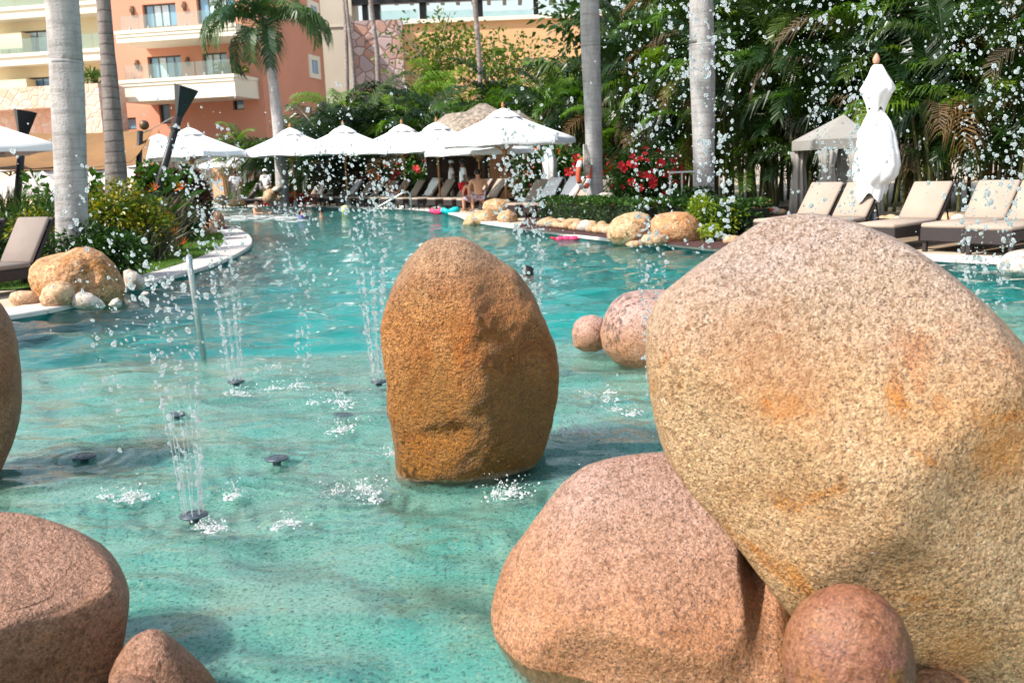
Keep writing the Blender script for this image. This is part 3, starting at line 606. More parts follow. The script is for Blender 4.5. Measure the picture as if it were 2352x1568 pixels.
rock('cobble', 'little pale wet stone in the water right of the whitish oval stone', [(248, 700), (258, 687), (270, 683), (281, 692), (278, 704), (260, 708)], 12.6, 0.09, G_white, 21, 4, 2.0, 0.01, cat='stone', fine=0.1)
rock('cobble', 'pale egg shaped stone right of the tan boulder', [(283, 622), (297, 617), (315, 625), (332, 642), (336, 660), (325, 668), (300, 668), (285, 655)], 14.3, 0.22, G_white, 22, 5, 2.1, 0.01, cat='stone', fine=0.1)
rock('cobble', 'small whitish stone in the water below the egg shaped stone', [(322, 676), (330, 668), (342, 670), (347, 678), (338, 684), (326, 683)], 14.0, 0.10, G_white, 23, 4, 2.0, 0.01, cat='stone', fine=0.1)
rock('cobble', 'rounded tan stone at the tip of the lawn, upper of the pair', [(464, 520), (470, 507), (485, 503), (498, 512), (500, 526), (490, 534), (470, 532)], 27.5, 0.35, G_cobble, 24, 4, cat='stone', fine=0.1)
rock('cobble', 'rounded tan stone at the tip of the lawn, lower of the pair', [(462, 536), (470, 522), (488, 521), (499, 532), (498, 541), (470, 543)], 26.8, 0.35, G_cobble, 25, 4, cat='stone', fine=0.1)
rock('far_rock', 'grey brown rock at the water edge behind the lawn tip', [(480, 490), (495, 484), (508, 486), (515, 500), (517, 520), (507, 528), (495, 522), (484, 505)], 29.0, 0.5, G_umber, 26, 5, fine=0.8)
# right bank group
rock('bank_boulder', 'grey topped round boulder, left of the pair on the right bank', [(1393, 545), (1396, 520), (1410, 502), (1435, 490), (1465, 485), (1490, 492), (1503, 515), (1505, 545), (1490, 562), (1440, 564), (1408, 560)], 19.4, 0.5, G_far, 31, 6, 2.3, 0.03, fine=0.5)
rock('bank_boulder', 'orange tan boulder, right of the pair on the right bank', [(1495, 505), (1510, 492), (1545, 486), (1580, 487), (1602, 503), (1615, 530), (1616, 552), (1590, 562), (1530, 562), (1502, 552), (1494, 530)], 18.6, 0.5, G_tan, 32, 6, 2.4, 0.03, fine=0.8)
rock('cobble', 'flat cream stone at the waterline below the boulder pair', [(1435, 560), (1448, 553), (1465, 552), (1478, 560), (1475, 568), (1445, 569)], 18.3, 0.2, G_cobble, 33, 4, cat='stone', fine=0.1)
rock('cobble', 'cream stone wedged between the boulder pair', [(1470, 553), (1478, 539), (1500, 534), (1525, 540), (1535, 556), (1515, 565), (1485, 564)], 17.9, 0.25, G_cobble, 34, 5, cat='stone', fine=0.2)
rock('bank_boulder', 'long sandy rock on top of the rock pile at the pool bend', [(1107, 478), (1112, 462), (1135, 455), (1165, 456), (1185, 468), (1187, 485), (1160, 490), (1120, 488)], 29.5, 0.6, G_far, 35, 5, fine=0.6)
rock('bank_boulder', 'sandy rock at the left of the rock pile at the pool bend', [(1062, 515), (1070, 500), (1085, 490), (1100, 495), (1108, 510), (1100, 522), (1070, 522)], 28.2, 0.5, G_far, 36, 5, fine=0.5)
rock('bank_boulder', 'broad sandy rock in the middle of the rock pile at the pool bend', [(1082, 500), (1095, 483), (1120, 481), (1145, 490), (1150, 508), (1135, 518), (1095, 517)], 28.0, 0.55, G_far, 37, 5, fine=0.6)
rock('bank_boulder', 'round sandy rock at the right of the rock pile at the pool bend', [(1140, 500), (1150, 485), (1170, 481), (1188, 492), (1190, 508), (1175, 518), (1150, 516)], 27.2, 0.5, G_far, 38, 5, fine=0.3)
rock('bank_boulder', 'pale smooth boulder on the hedge bed below the life ring', [(1350, 462), (1365, 450), (1385, 441), (1405, 442), (1417, 455), (1420, 470), (1390, 476), (1360, 472)], 24.5, 0.4, G_white, 39, 5, fine=0.3)
rock('bank_boulder', 'small pale stone right of the smooth boulder behind the hedge', [(1412, 472), (1418, 462), (1430, 462), (1440, 470), (1436, 480), (1418, 480)], 24.2, 0.25, G_white, 40, 4, fine=0.2)
rock('bank_boulder', 'smooth pale boulder at the pool edge on the far right', [(2288, 615), (2293, 595), (2315, 580), (2350, 573), (2400, 578), (2425, 605), (2410, 632), (2350, 632), (2305, 627)], 12.7, 0.5, G_white, 41, 5, fine=0.3)
# stacked rocks on the far bank
for oc, dd, lab, mt in [([(602, 458), (606, 440), (618, 433), (632, 436), (640, 450), (638, 466), (612, 468)], 46, 'big round cream rock, left of the stack on the far bank', G_cobble),
                    ([(628, 460), (630, 442), (642, 438), (652, 446), (655, 462), (640, 468)], 46.2, 'round cream rock, right of the stack on the far bank', G_cobble),
                    ([(622, 436), (630, 428), (645, 427), (652, 434), (642, 440), (628, 441)], 45.9, 'flat pale rock lying on top of the stack on the far bank', G_white),
                    ([(520, 470), (530, 458), (552, 456), (565, 464), (562, 474), (530, 475)], 46.5, 'low sandy rock at the far left water edge', G_far),
                    ([(490, 462), (496, 450), (512, 446), (525, 456), (523, 468), (500, 470)], 44.0, 'cream rock beside the red leaved shrub at the far left edge', G_cobble)]:
    rock('far_rock', lab, oc, dd, 0.6, mt, len(lab), 4, fine=0.3)
# ================================================================ hotel
ANG = R(11)
U = Vector((math.cos(ANG), -math.sin(ANG), 0)); NB = Vector((-math.sin(ANG), -math.cos(ANG), 0))
K = at(605, 200, 70); K.z = 0
def fp(x, y, off=0.0):                     # picture point -> (s, z) on the facade plane moved out by off
    d = ray(x, y); o = Vector((0, 0, CAM_H)); q = K + NB * off
    t = (q - o).dot(NB) / d.dot(NB); p = o + d * t; return ((p - K).dot(U), p.z)
def fbox(mb, s0, s1, z0, z1, d0, d1):
    vs = []
    for z in (z0, z1):
        for s, d in ((s0, d0), (s1, d0), (s1, d1), (s0, d1)): vs.append(K + U * s + NB * d + Vector((0, 0, z)))
    return mb.add(vs, [(0, 1, 2, 3), (7, 6, 5, 4), (4, 5, 1, 0), (5, 6, 2, 1), (6, 7, 3, 2), (7, 4, 0, 3)])
def fr_rect(x0, y0, x1, y1, off):
    s0 = fp(x0, (y0 + y1) / 2, off)[0]; s1 = fp(x1, (y0 + y1) / 2, off)[0]
    z0 = fp((x0 + x1) / 2, y1, off)[1]; z1 = fp((x0 + x1) / 2, y0, off)[1]; return s0, s1, z0, z1
def window(parent, x0, y0, x1, y1, off, panes, glass='window', rec=0.35, matf='frame', curt=()):
    s0, s1, z0, z1 = fr_rect(x0, y0, x1, y1, off)
    mb = MB(); fw = 0.09
    for a, b_, c_, d_ in ((s0, s1, z0, z0 + fw), (s0, s1, z1 - fw, z1), (s0, s0 + fw, z0 + fw, z1 - fw), (s1 - fw, s1, z0 + fw, z1 - fw)): fbox(mb, a, b_, c_, d_, off - rec + 0.02, off - rec + 0.12)
    w0 = mb.build('window', M[matf], parent); LOC[w0.name] = LOC[parent.name]
    step = (s1 - s0 - 2 * fw) / panes
    for i in range(panes):
        a = s0 + fw + i * step
        pm = MB(); fbox(pm, a + 0.03, a + step - 0.03, z0 + fw, z1 - fw, off - rec, off - rec + 0.05); pm.build('pane', M['window_curtain' if i in curt else glass], w0)
        if i: mm = MB(); fbox(mm, a - 0.03, a + 0.03, z0 + fw, z1 - fw, off - rec + 0.03, off - rec + 0.10); mm.build('mullion', M[matf], w0)
def wall_with_holes(parent, s0, s1, z0, z1, d0, d1, holes, mat, name='wall'):
    # wall as a grid of blocks, leaving real openings where the windows are
    ss = sorted({s0, s1} | {h[0] for h in holes} | {h[1] for h in holes}); zz = sorted({z0, z1} | {h[2] for h in holes} | {h[3] for h in holes})
    ss = [q for q in ss if s0 <= q <= s1]; zz = [q for q in zz if z0 <= q <= z1]; mb = MB()
    for a, b_ in zip(ss, ss[1:]):
        for c_, d_ in zip(zz, zz[1:]):
            ms, mz = (a + b_) / 2, (c_ + d_) / 2
            if any(h[0] < ms < h[1] and h[2] < mz < h[3] for h in holes): continue
            fbox(mb, a, b_, c_, d_, d0, d1)
    return mb.build(name, mat, parent)
hot = thing('hotel_building', 'salmon pink hotel block with cream balconies, glass rails and blue windows', 'building', (K.x, K.y, 0))
WIN = [(328, 8, 405, 62, 4, (1, 2)), (340, 128, 417, 180, 4, (1,)), (466, 121, 522, 176, 3, (0, 1)), (452, -12, 540, 52, 4, (1, 2)), (366, 238, 391, 284, 1, ()), (535, 228, 560, 252, 1, ()), (281, 270, 313, 298, 1, ())]
rects = [fr_rect(*q[:4], 0) for q in WIN]
sL, zlow = fp(277, 330)[0], fp(450, 326)[1]; sR = 0.0; ztop = fp(450, -120)[1]
wall_with_holes(hot, sL, sR, zlow - 8, ztop, -0.6, 0.0, rects, M['salmon'])
m = MB(); fbox(m, sL, sR - 0.01, zlow - 8, ztop, -1.6, -1.3); m.build('inner_wall', M['frame'], hot)
for q in WIN: window(hot, *q[:4], 0.0, q[4], 'window', 0.4, 'frame', q[5])
# the block's receding right side, with two framed windows
Vb = -NB
def sp(x, y):
    d = ray(x, y); o = Vector((0, 0, CAM_H)); t = (K - o).dot(U) / d.dot(U); p = o + d * t; return ((p - K).dot(Vb), p.z)
dep = sp(738, 60)[0]
def sbox(mb, d0, d1, z0, z1, o0, o1):
    vs = []
    for z in (z0, z1):
        for d, o_ in ((d0, o0), (d0, o1), (d1, o1), (d1, o0)): vs.append(K + Vb * d + U * o_ + Vector((0, 0, z)))
    return mb.add(vs, [(3, 2, 1, 0), (4, 5, 6, 7), (0, 1, 5, 4), (1, 2, 6, 5), (2, 3, 7, 6), (3, 0, 4, 7)])
m = MB(); sbox(m, 0.62, dep, zlow - 8, ztop, -0.5, 0.0); m.build('side_wall', M['salmon'], hot)
for (x0, y0, x1, y1) in ((706, 4, 731, 76), (708, 128, 733, 180)):
    d0, d1 = sp(x0, (y0 + y1) / 2)[0], sp(x1, (y0 + y1) / 2)[0]; z0, z1 = sp((x0 + x1) / 2, y1)[1], sp((x0 + x1) / 2, y0)[1]
    fwd_ = min(0.5, (d1 - d0) * 0.25); m = MB()
    for a, b_, c_, e_ in ((d0, d1, z0, z0 + 0.35), (d0, d1, z1 - 0.35, z1), (d0, d0 + fwd_, z0 + 0.35, z1 - 0.35), (d1 - fwd_, d1, z0 + 0.35, z1 - 0.35)): sbox(m, a, b_, c_, e_, 0.003, 0.12)
    w0 = m.build('window', M['offwhite'], hot); LOC[w0.name] = LOC[hot.name]
    m = MB(); sbox(m, d0 + fwd_, d1 - fwd_, z0 + 0.35, z1 - 0.35, 0.003, 0.05); m.build('pane', M['window'], w0)
# balconies: slab with moulded lip, clear glass rail, sconces on the wall behind
def balcony(parent, x0, x1, ytop, ybot, xref, dout, pr=(0.0, 0.0), glass_h=0.95, npan=6, s_end=None):
    zt = fp(xref, ytop, dout)[1]; zb = fp(xref, ybot, dout)[1]
    s0 = fp(x0, ytop, dout)[0]; s1 = fp(x1, ytop, dout)[0] if s_end is None else s_end
    m = MB(); fbox(m, s0, s1, zb, zt - 0.22, 0.003, dout - 0.10); sl_ = m.build('balcony', M['offwhite'], parent); LOC[sl_.name] = LOC[parent.name]
    m = MB(); fbox(m, s0 - 0.05, s1 + 0.05, zt - 0.217, zt, 0.003, dout); m.build('lip', M['offwhite'], sl_)
    m = MB(); fbox(m, s0 + 0.02, s1 - 0.02, zt - 0.42, zt - 0.30, dout - 0.097, dout - 0.04); m.build('moulding', M['offwhite'], sl_)
    st = (s1 - s0 - 0.5) / npan
    for i in range(npan):
        m = MB(); fbox(m, s0 + 0.25 + i * st + 0.03, s0 + 0.25 + (i + 1) * st - 0.03, zt + 0.06, zt + glass_h, dout - 0.36, dout - 0.33); m.build('glass_rail', M['balustrade'], sl_)
        m = MB(); fbox(m, s0 + 0.25 + (i + 0.5) * st - 0.05, s0 + 0.25 + (i + 0.5) * st + 0.05, zt + 0.002, zt + 0.22, dout - 0.40, dout - 0.30); m.build('rail_clamp', M['steel'], sl_)
balcony(hot, 262, 540, 62, 90, 400, 3.7)
balcony(hot, 272, 536, 177, 228, 400, 3.7)
for (x, y) in ((305, 25), (424, 15), (316, 148), (432, 142), (560, 134)):
    s, z = fp(x, y); m = MB(); fbox(m, s - 0.10, s + 0.10, z - 0.30, z + 0.30, 0.003, 0.12); fbox(m, s - 0.13, s + 0.13, z - 0.10, z + 0.10, 0.123, 0.22)
    m.build('wall_lamp', M['bronze'], hot)
# cream wing to the left
cw = thing('hotel_building', 'cream hotel wing with white balconies at the upper left', 'building', (K.x - 20, K.y, 0))
CO = -3.0
cwin = [(50, 70, 112, 122, 2, (0, 1)), (66, 177, 120, 202, 2, ()), (258, 48, 298, 68, 2, ()), (262, 162, 308, 182, 2, ()), (-40, 80, -6, 122, 1, ())]
cr = [fr_rect(*q[:4], CO) for q in cwin]
wall_with_holes(cw, fp(-120, 100, CO)[0], sL + 0.2, zlow - 8, ztop, CO - 0.6, CO, cr, M['cream'])
m = MB(); fbox(m, fp(-120, 100, CO)[0], sL + 0.15, zlow - 8, ztop, CO - 1.6, CO - 1.3); m.build('inner_wall', M['frame'], cw)
for q in cwin: window(cw, *q[:4], CO, q[4], 'window', 0.4, 'frame', q[5])
def cbalc(x0, x1, ytop, ybot, xref, dout):
    zt = fp(xref, ytop, dout)[1]; zb = fp(xref, ybot, dout)[1]; s0 = fp(x0, ytop, dout)[0]; s1 = fp(x1, ytop, dout)[0]
    m = MB(); fbox(m, s0, s1, zb, zt - 0.25, CO + 0.003, dout - 0.12); o = m.build('balcony', M['offwhite'], cw); LOC[o.name] = LOC[cw.name]
    m = MB(); fbox(m, s0 - 0.04, s1 + 0.04, zt - 0.247, zt, CO + 0.003, dout); m.build('lip', M['offwhite'], o)
    n_ = max(1, int((s1 - s0) / 2.2)); st = (s1 - s0) / n_
    for i in range(n_):
        m = MB(); fbox(m, s0 + i * st + 0.04, s0 + (i + 1) * st - 0.04, zt + 0.06, zt + 1.05, dout - 0.34, dout - 0.31); m.build('glass_rail', M['balustrade'], o)
cbalc(-110, 250, 13, 40, 60, -1.2); cbalc(-110, 275, 121, 148, 60, -1.2); cbalc(-110, 250, -95, -70, 60, -1.2)
for (x0, y0, x1, y1) in ((-20, 72, 32, 120), (-20, 180, 42, 200)):      # stepped parapets at the far left
    s0, s1, z0, z1 = fr_rect(x0, y0, x1, y1, -1.0); m = MB(); fbox(m, s0, s1, z0, z1, CO + 0.003, -1.9); m.build('parapet', M['cream'], cw)
# stone clad terrace wall in front of the cream wing
tw = thing('terrace_wall', 'pink stone clad terrace wall behind the left palm trunks', 'wall', (K.x - 22, K.y - 6, 0))
s0, s1, z0, z1 = fr_rect(-80, 200, 190, 250, 6.0); m = MB(); fbox(m, s0, s1, z0, z1, 3.0, 6.0); m.build('stone_band', M['clad_pink'], tw)
m = MB(); fbox(m, s0, s1, fp(50, 345, 4)[1], z0, 2.9, 4.6); m.build('recess_wall', M['clad_pink'], tw)
s0, s1, z0, z1 = fr_rect(186, 192, 232, 330, 7.0); m = MB(); fbox(m, s0, s1, z0, z1, 4.0, 7.0); m.build('stone_pier', M['clad_pink'], tw)
# restaurant front below: dark timber roof edge, posts, sheer curtains
rs = thing('restaurant_front', 'restaurant front with dark timber eaves and white curtains under the salmon block', 'building', (K.x - 5, K.y - 8, 0))
s0, s1, z0, z1 = fr_rect(285, 324, 640, 334, 7.0); m = MB(); fbox(m, s0, s1, z0, z1, 2.0, 7.5); m.build('roof_edge', M['darkwood'], rs)
for i in range(15): m = MB(); a = s0 + (s1 - s0) * (i + .5) / 15; fbox(m, a - 0.14, a + 0.14, z0 - 0.35, z0 - 0.004, 2.2, 7.9); m.build('rafter', M['darkwood'], rs)
s0, s1, z0, z1 = fr_rect(285, 338, 640, 362, 6.0); m = MB(); fbox(m, s0, s1, z0, z1, 5.2, 6.0); m.build('lintel', M['peach'], rs)
m = MB(); s0, s1, z0, z1 = fr_rect(285, 362, 640, 440, 4.0); fbox(m, s0, s1, -0.2, z1, 3.0, 3.4); m.build('back_wall', M['frame'], rs)
cx0 = fp(380, 400, 5)[0]; cx1 = fp(600, 400, 5)[0]; nC = 9
for i in range(nC):
    a = cx0 + (cx1 - cx0) * i / nC; b_ = cx0 + (cx1 - cx0) * (i + 0.92) / nC; m = MB(); nn = 24; vs = []
    zt_ = fp(500, 362, 5)[1]
    for j in range(nn + 1):
        s = a + (b_ - a) * j / nn; d = 5.0 + 0.10 * math.sin(j * 1.9 + i); vs += [K + U * s + NB * d + Vector((0, 0, DK)), K + U * s + NB * d + Vector((0, 0, zt_))]
    m.add(vs, [(2 * j, 2 * j + 2, 2 * j + 3, 2 * j + 1) for j in range(nn)]); m.build('curtain', M['curtain'], rs, True)
for x in (300, 365, 505, 640): s = fp(x, 400, 6.3)[0]; m = MB(); fbox(m, s - 0.35, s + 0.35, DK, fp(x, 338, 6.3)[1] - 0.004, 6.05, 6.7); m.build('post', M['peach'], rs)
# grey cream wall, stone panel, terrace wall and timber pergola to the right of the hotel
def ybox(mb, x0, y0, x1, y1, Y, th):
    a = at(x0, (y0 + y1) / 2, Y).x; b_ = at(x1, (y0 + y1) / 2, Y).x; xm = (x0 + x1) / 2
    return mb.box(a, b_, Y, Y + th, at(xm, y1, Y).z, at(xm, y0, Y).z)
gw = thing('stair_tower', 'plain grey cream tower wall beside the salmon block', 'wall', at(778, 380, 83)); m = MB(); ybox(m, 736, -110, 816, 420, 83, 4); m.build('wall', M['greycream'], gw)
for i, yy in enumerate((-60, 60)): m = MB(); ybox(m, 736, yy, 816, yy + 2, 82.9, 0.095); m.build('joint', M['greycream'], gw)
sw = thing('stone_panel', 'purple grey stone clad wall panel above the palms', 'wall', at(872, 300, 80)); m = MB(); ybox(m, 815, 46, 930, 330, 80, 1.2); m.build('wall', M['clad_grey'], sw)
ow = thing('terrace_wall', 'orange terrace wall with cream cap above the trees', 'wall', at(1130, 300, 81)); m = MB(); ybox(m, 931, 46, 1420, 330, 81, 1.0); m.build('wall', M['orange_wall'], ow)
m = MB(); ybox(m, 931, 36, 1420, 45, 80.7, 1.6); m.build('cap', M['offwhite'], ow)
pg = thing('pergola', 'dark timber pergola on the terrace against the pale sky', 'pergola', at(980, 44, 83))
for (a, b_) in ((830, 843), (856, 872), (962, 978), (1096, 1108), (1225, 1236), (1345, 1356)): m = MB(); ybox(m, a, -60, b_, 60, 84, 0.6); m.build('post', M['black_metal'], pg)
m = MB(); ybox(m, 800, -14, 1420, 0, 83.4, 0.55); m.build('beam', M['black_metal'], pg)
for x in range(812, 1420, 38): m = MB(); ybox(m, x, -26, x + 9, -15, 82.5, 6); m.build('rafter', M['black_metal'], pg)
for (a, b_) in ((873, 960), (979, 1094), (1109, 1223)): m = MB(); ybox(m, a, 24, b_, 44, 83.2, 0.04); m.build('glass_rail', M['balustrade'], pg)
# thatched hut with peach wall behind the umbrellas
hut = thing('thatched_hut', 'small hut with conical grey thatched roof behind the umbrellas', 'hut', foot(1118, 41))
hc = LOC[hut.name]
def tf(t, z): return 1 + 0.03 * noise.noise(Vector((math.cos(t) * 6, math.sin(t) * 6, z * 5)))
ztp = at(1110, 238, 41).z; zbt = at(1110, 322, 41).z
m = MB(); m.lathe([(2.7, zbt - hc.z - 0.05), (2.75, zbt - hc.z), (2.3, zbt - hc.z + 0.5), (1.5, (zbt + ztp) / 2 - hc.z + 0.35), (0.7, ztp - hc.z - 0.3), (0.15, ztp - hc.z)], 64, hc, tf); m.build('thatch', M['thatch'], hut, True)
m = MB(); m.box(hc.x + 0.2, hc.x + 2.6, hc.y - 0.6, hc.y + 0.6, DK, zbt + 0.3); m.build('wall', M['peach'], hut)
for dx, dy in ((-1.8, -1.0), (1.9, -1.0), (-1.8, 1.1), (1.9, 1.1), (0, -1.9)): m = MB(); m.tube([hc + Vector((dx, dy, 0)), hc + Vector((dx, dy, zbt - hc.z + 0.4))], 0.10, 8); m.build('post', M['darkwood'], hut)
m = MB(); m.box(hc.x - 2.4, hc.x + 0.1, hc.y + 0.2, hc.y + 0.5, DK, zbt + 0.2); m.build('dark_screen', M['darkwood'], hut)
# ================================================================ umbrellas
def make_umbrella(name, label, group, rad=2.0, rim=2.12, peak=2.98, cloth='white_cloth', sides=8):
    root = thing(name, label, 'umbrella', (0, 0, 0), 0, group)
    N = 6; half = math.pi / sides
    def P(t, e):                            # t along the rib, e across the panel (-1..1)
        r = rad * t; z = peak - (peak - rim) * (t ** 0.86) - 0.05 * math.sin(math.pi * t) * (1 - abs(e) ** 2)
        a = e * half; rr = r * math.cos(half) / max(0.01, math.cos(a)); rr = rr if abs(e) < 1 else r
        return Vector((rr * math.cos(a), rr * math.sin(a), z - 0.03 * t * (1 - e * e)))
    m = MB(); vs = []; E_ = 6
    for i in range(N + 1):
        for j in range(E_ + 1): vs.append(P(0.05 + 0.95 * i / N, -1 + 2 * j / E_))
    for j in range(E_ + 1):                 # valance
        q = P(1.0, -1 + 2 * j / E_); vs.append(q + Vector((0.0, 0, -0.14 - 0.012 * math.cos(j * 2.1))))
    m.add(vs, [(i * (E_ + 1) + j, (i + 1) * (E_ + 1) + j, (i + 1) * (E_ + 1) + j + 1, i * (E_ + 1) + j + 1) for i in range(N + 1) for j in range(E_)])
    pm = m.mesh('canopy_panel', M[cloth], True)
    for k in range(sides): link('canopy_panel', pm, root, (0, 0, 0), (0, 0, 2 * half * k))
    m = MB(); m.tube([(0.05, 0, peak - 0.16), (rad * 0.98, 0, rim - 0.05)], 0.016, 5); rm = m.mesh('rib', M['wood'])
    m = MB(); m.tube([(0.04, 0, rim - 0.30), (rad * 0.5, 0, (peak + rim) / 2 - 0.17)], 0.014, 5); stm = m.mesh('strut', M['wood'])
    for k in range(sides):
        link('rib', rm, root, (0, 0, 0), (0, 0, 2 * half * k + half)); link('strut', stm, root, (0, 0, 0), (0, 0, 2 * half * k + half))
    m = MB(); m.tube([(0, 0, 0), (0, 0, peak)], 0.034, 10); link('pole', m.mesh('pole', M['wood'], True), root)
    m = MB(); m.lathe([(0.075, rim - 0.38), (0.08, rim - 0.30), (0.05, rim - 0.25)], 12); link('hub', m.mesh('hub', M['wood'], True), root)
    m = MB(); m.lathe([(0.03, peak - 0.03), (0.045, peak + 0.05), (0.05, peak + 0.10), (0.03, peak + 0.16), (0.005, peak + 0.2)], 10); link('finial', m.mesh('finial', M['wood'], True), root)
    m = MB(); m.lathe([(0.30, 0.0), (0.30, 0.05), (0.10, 0.07), (0.05, 0.30)], 20); link('base', m.mesh('base', M['steel'], True), root)
    m = MB(); nn = sides * 4; m.lathe([(0.50, peak - 0.245), (0.49, peak - 0.23), (0.28, peak - 0.085), (0.05, peak + 0.012)], nn); link('vent_cap', m.mesh('vent_cap', M[cloth], False), root)
    return root
UG = 'open white umbrellas round the pool'
UL = [(1165, 30.0, 1.05, 0.35, 'largest open white umbrella, beside the grey palm trunk'), (1105, 33.5, 0.95, 0.1, 'open white umbrella just behind the largest one, only its rim showing'),
      (1012, 38.0, 1.06, 0.2, 'white umbrella in front of the thatched roof'), (933, 40.0, 1.08, 0.5, 'white umbrella between the thatched roof and the tallest spray'),
      (800, 42.5, 1.13, 0.0, 'white umbrella right of the crowned palm trunk, second one'), (680, 44.0, 1.15, 0.15, 'white umbrella over the white waiter, right of the crowned palm'),
      (726, 53.0, 0.95, 0.3, 'white umbrella low behind the pair beside the crowned palm'), (452, 42.0, 1.18, 0.1, 'white umbrella right of the leaning black torch'),
      (382, 45.0, 1.15, 0.2, 'white umbrella behind the leaning black torch'), (552, 55.0, 1.0, 0.0, 'distant white umbrella under the yellow palm leaves'),
      (620, 57.0, 1.0, 0.3, 'distant white umbrella left of the crowned palm trunk'), (150, 37.0, 1.0, 0.1, 'white umbrella low between the left palm trunks'), (40, 36.0, 1.0, 0.2, 'white umbrella low at the far left under the brown sail')]
um = make_umbrella('open_umbrella', UL[0][4], UG)
for i, (x, Y, s, rz, lab) in enumerate(UL):
    p = foot(x, Y)
    if i == 0: um.location = p; um.rotation_euler = (0, 0, rz); um.scale = (s,) * 3
    else: copy_tree(um, p, rz, lab, s)
u2 = make_umbrella('open_umbrella', 'large square white umbrella corner reaching in from the left edge', UG, 2.9, 2.25, 3.35, sides=4); u2.location = foot(-165, 19.5); u2.rotation_euler = (0, 0, R(38))
u3 = make_umbrella('open_umbrella', 'beige lowered umbrella behind the red leaved shrub', UG, 2.0, 1.25, 2.15, 'canvas'); u3.location = foot(330, 33, DK)
copy_tree(u3, foot(100, 31), 0.4, 'beige lowered umbrella behind the spiky grass at the left')
copy_tree(u3, foot(225, 36), 0.2, 'beige lowered umbrella between the two left palm trunks')
# closed umbrella
cu = thing('closed_umbrella', 'tall closed white umbrella tied beside the loungers on the right', 'umbrella', foot(2003, 17.0)); cb = LOC[cu.name]
def zc(y): return at(2008, y, 17.0).z
def hwid(px): return px * 17.0 / FPX
m = MB(); m.tube([cb, (cb.x, cb.y, zc(150))], 0.034, 10); m.build('pole', M['wood'], cu, True)
m = MB(); m.lathe([(0.03, 0), (0.055, 0.05), (0.06, 0.09), (0.035, 0.15), (0.004, 0.19)], 12, (cb.x, cb.y, zc(149))); m.build('finial', plain('finial_pink', (0.62, 0.30, 0.22), 0.5, 0.1), cu, True)
def drape(levels, n, fold, seed, points=None):
    mb = MB(); vs = []; fs = []
    for li, (y, hw, dx) in enumerate(levels):
        for k in range(n):
            t = 2 * math.pi * k / n
            f = 1 + fold * 1.1 * (abs(math.cos(5 * t + seed + .12 * li)) - .6) * (0.4 + 0.6 * li / len(levels)) + fold * 1.1 * noise.noise(Vector((math.cos(t) * 1.9 + seed, math.sin(t) * 1.9, li * 0.45))) + fold * .5 * noise.noise(Vector((math.cos(t) * 5 + seed, math.sin(t) * 5, li * 0.8)))
            r = hwid(hw) * f; dz = 0
            if points and li >= len(levels) - 2: dz = points * (0.5 + 0.5 * math.cos(4 * t + seed * 2)) * (1 if li == len(levels) - 1 else 0.45)
            vs.append((cb.x + hwid(dx) + r * math.cos(t), cb.y + r * math.sin(t) * 0.85, zc(y) - dz))
    for i in range(len(levels) - 1):
        for k in range(n): fs.append((i * n + k, (i + 1) * n + k, (i + 1) * n + (k + 1) % n, i * n + (k + 1) % n))
    return mb.add(vs, fs)
m = drape([(149, 9, 3), (156, 14, 3), (172, 21, 4), (190, 31, 4), (205, 38, 4), (218, 31, 3), (232, 23, 2), (246, 18, 2)], 64, 0.10, 1.0, 0.12); m.build('vent_cap', M['white_cloth'], cu, True)
m = drape([(252, 15, 2), (262, 20, 3), (280, 30, 4), (300, 39, 4), (325, 44, 6), (352, 48, 8), (380, 51, 8), (402, 48, 5), (415, 43, 1), (421, 33, -2), (428, 34, -3), (442, 30, -6)], 96, 0.13, 2.4, 0.16); m.build('canopy', M['white_cloth'], cu, True)
for k in range(4): a = k * 1.57 + 0.5; m = MB(); m.tube([(cb.x + 0.055 * math.cos(a), cb.y + 0.055 * math.sin(a), zc(205)), (cb.x + 0.10 * math.cos(a), cb.y + 0.10 * math.sin(a), zc(300))], 0.02, 6); m.build('rib', M['wood'], cu)
m = MB(); m.lathe([(0.32, 0), (0.32, 0.06), (0.09, 0.08), (0.055, 0.45)], 20, cb); m.build('base', M['steel'], cu, True)
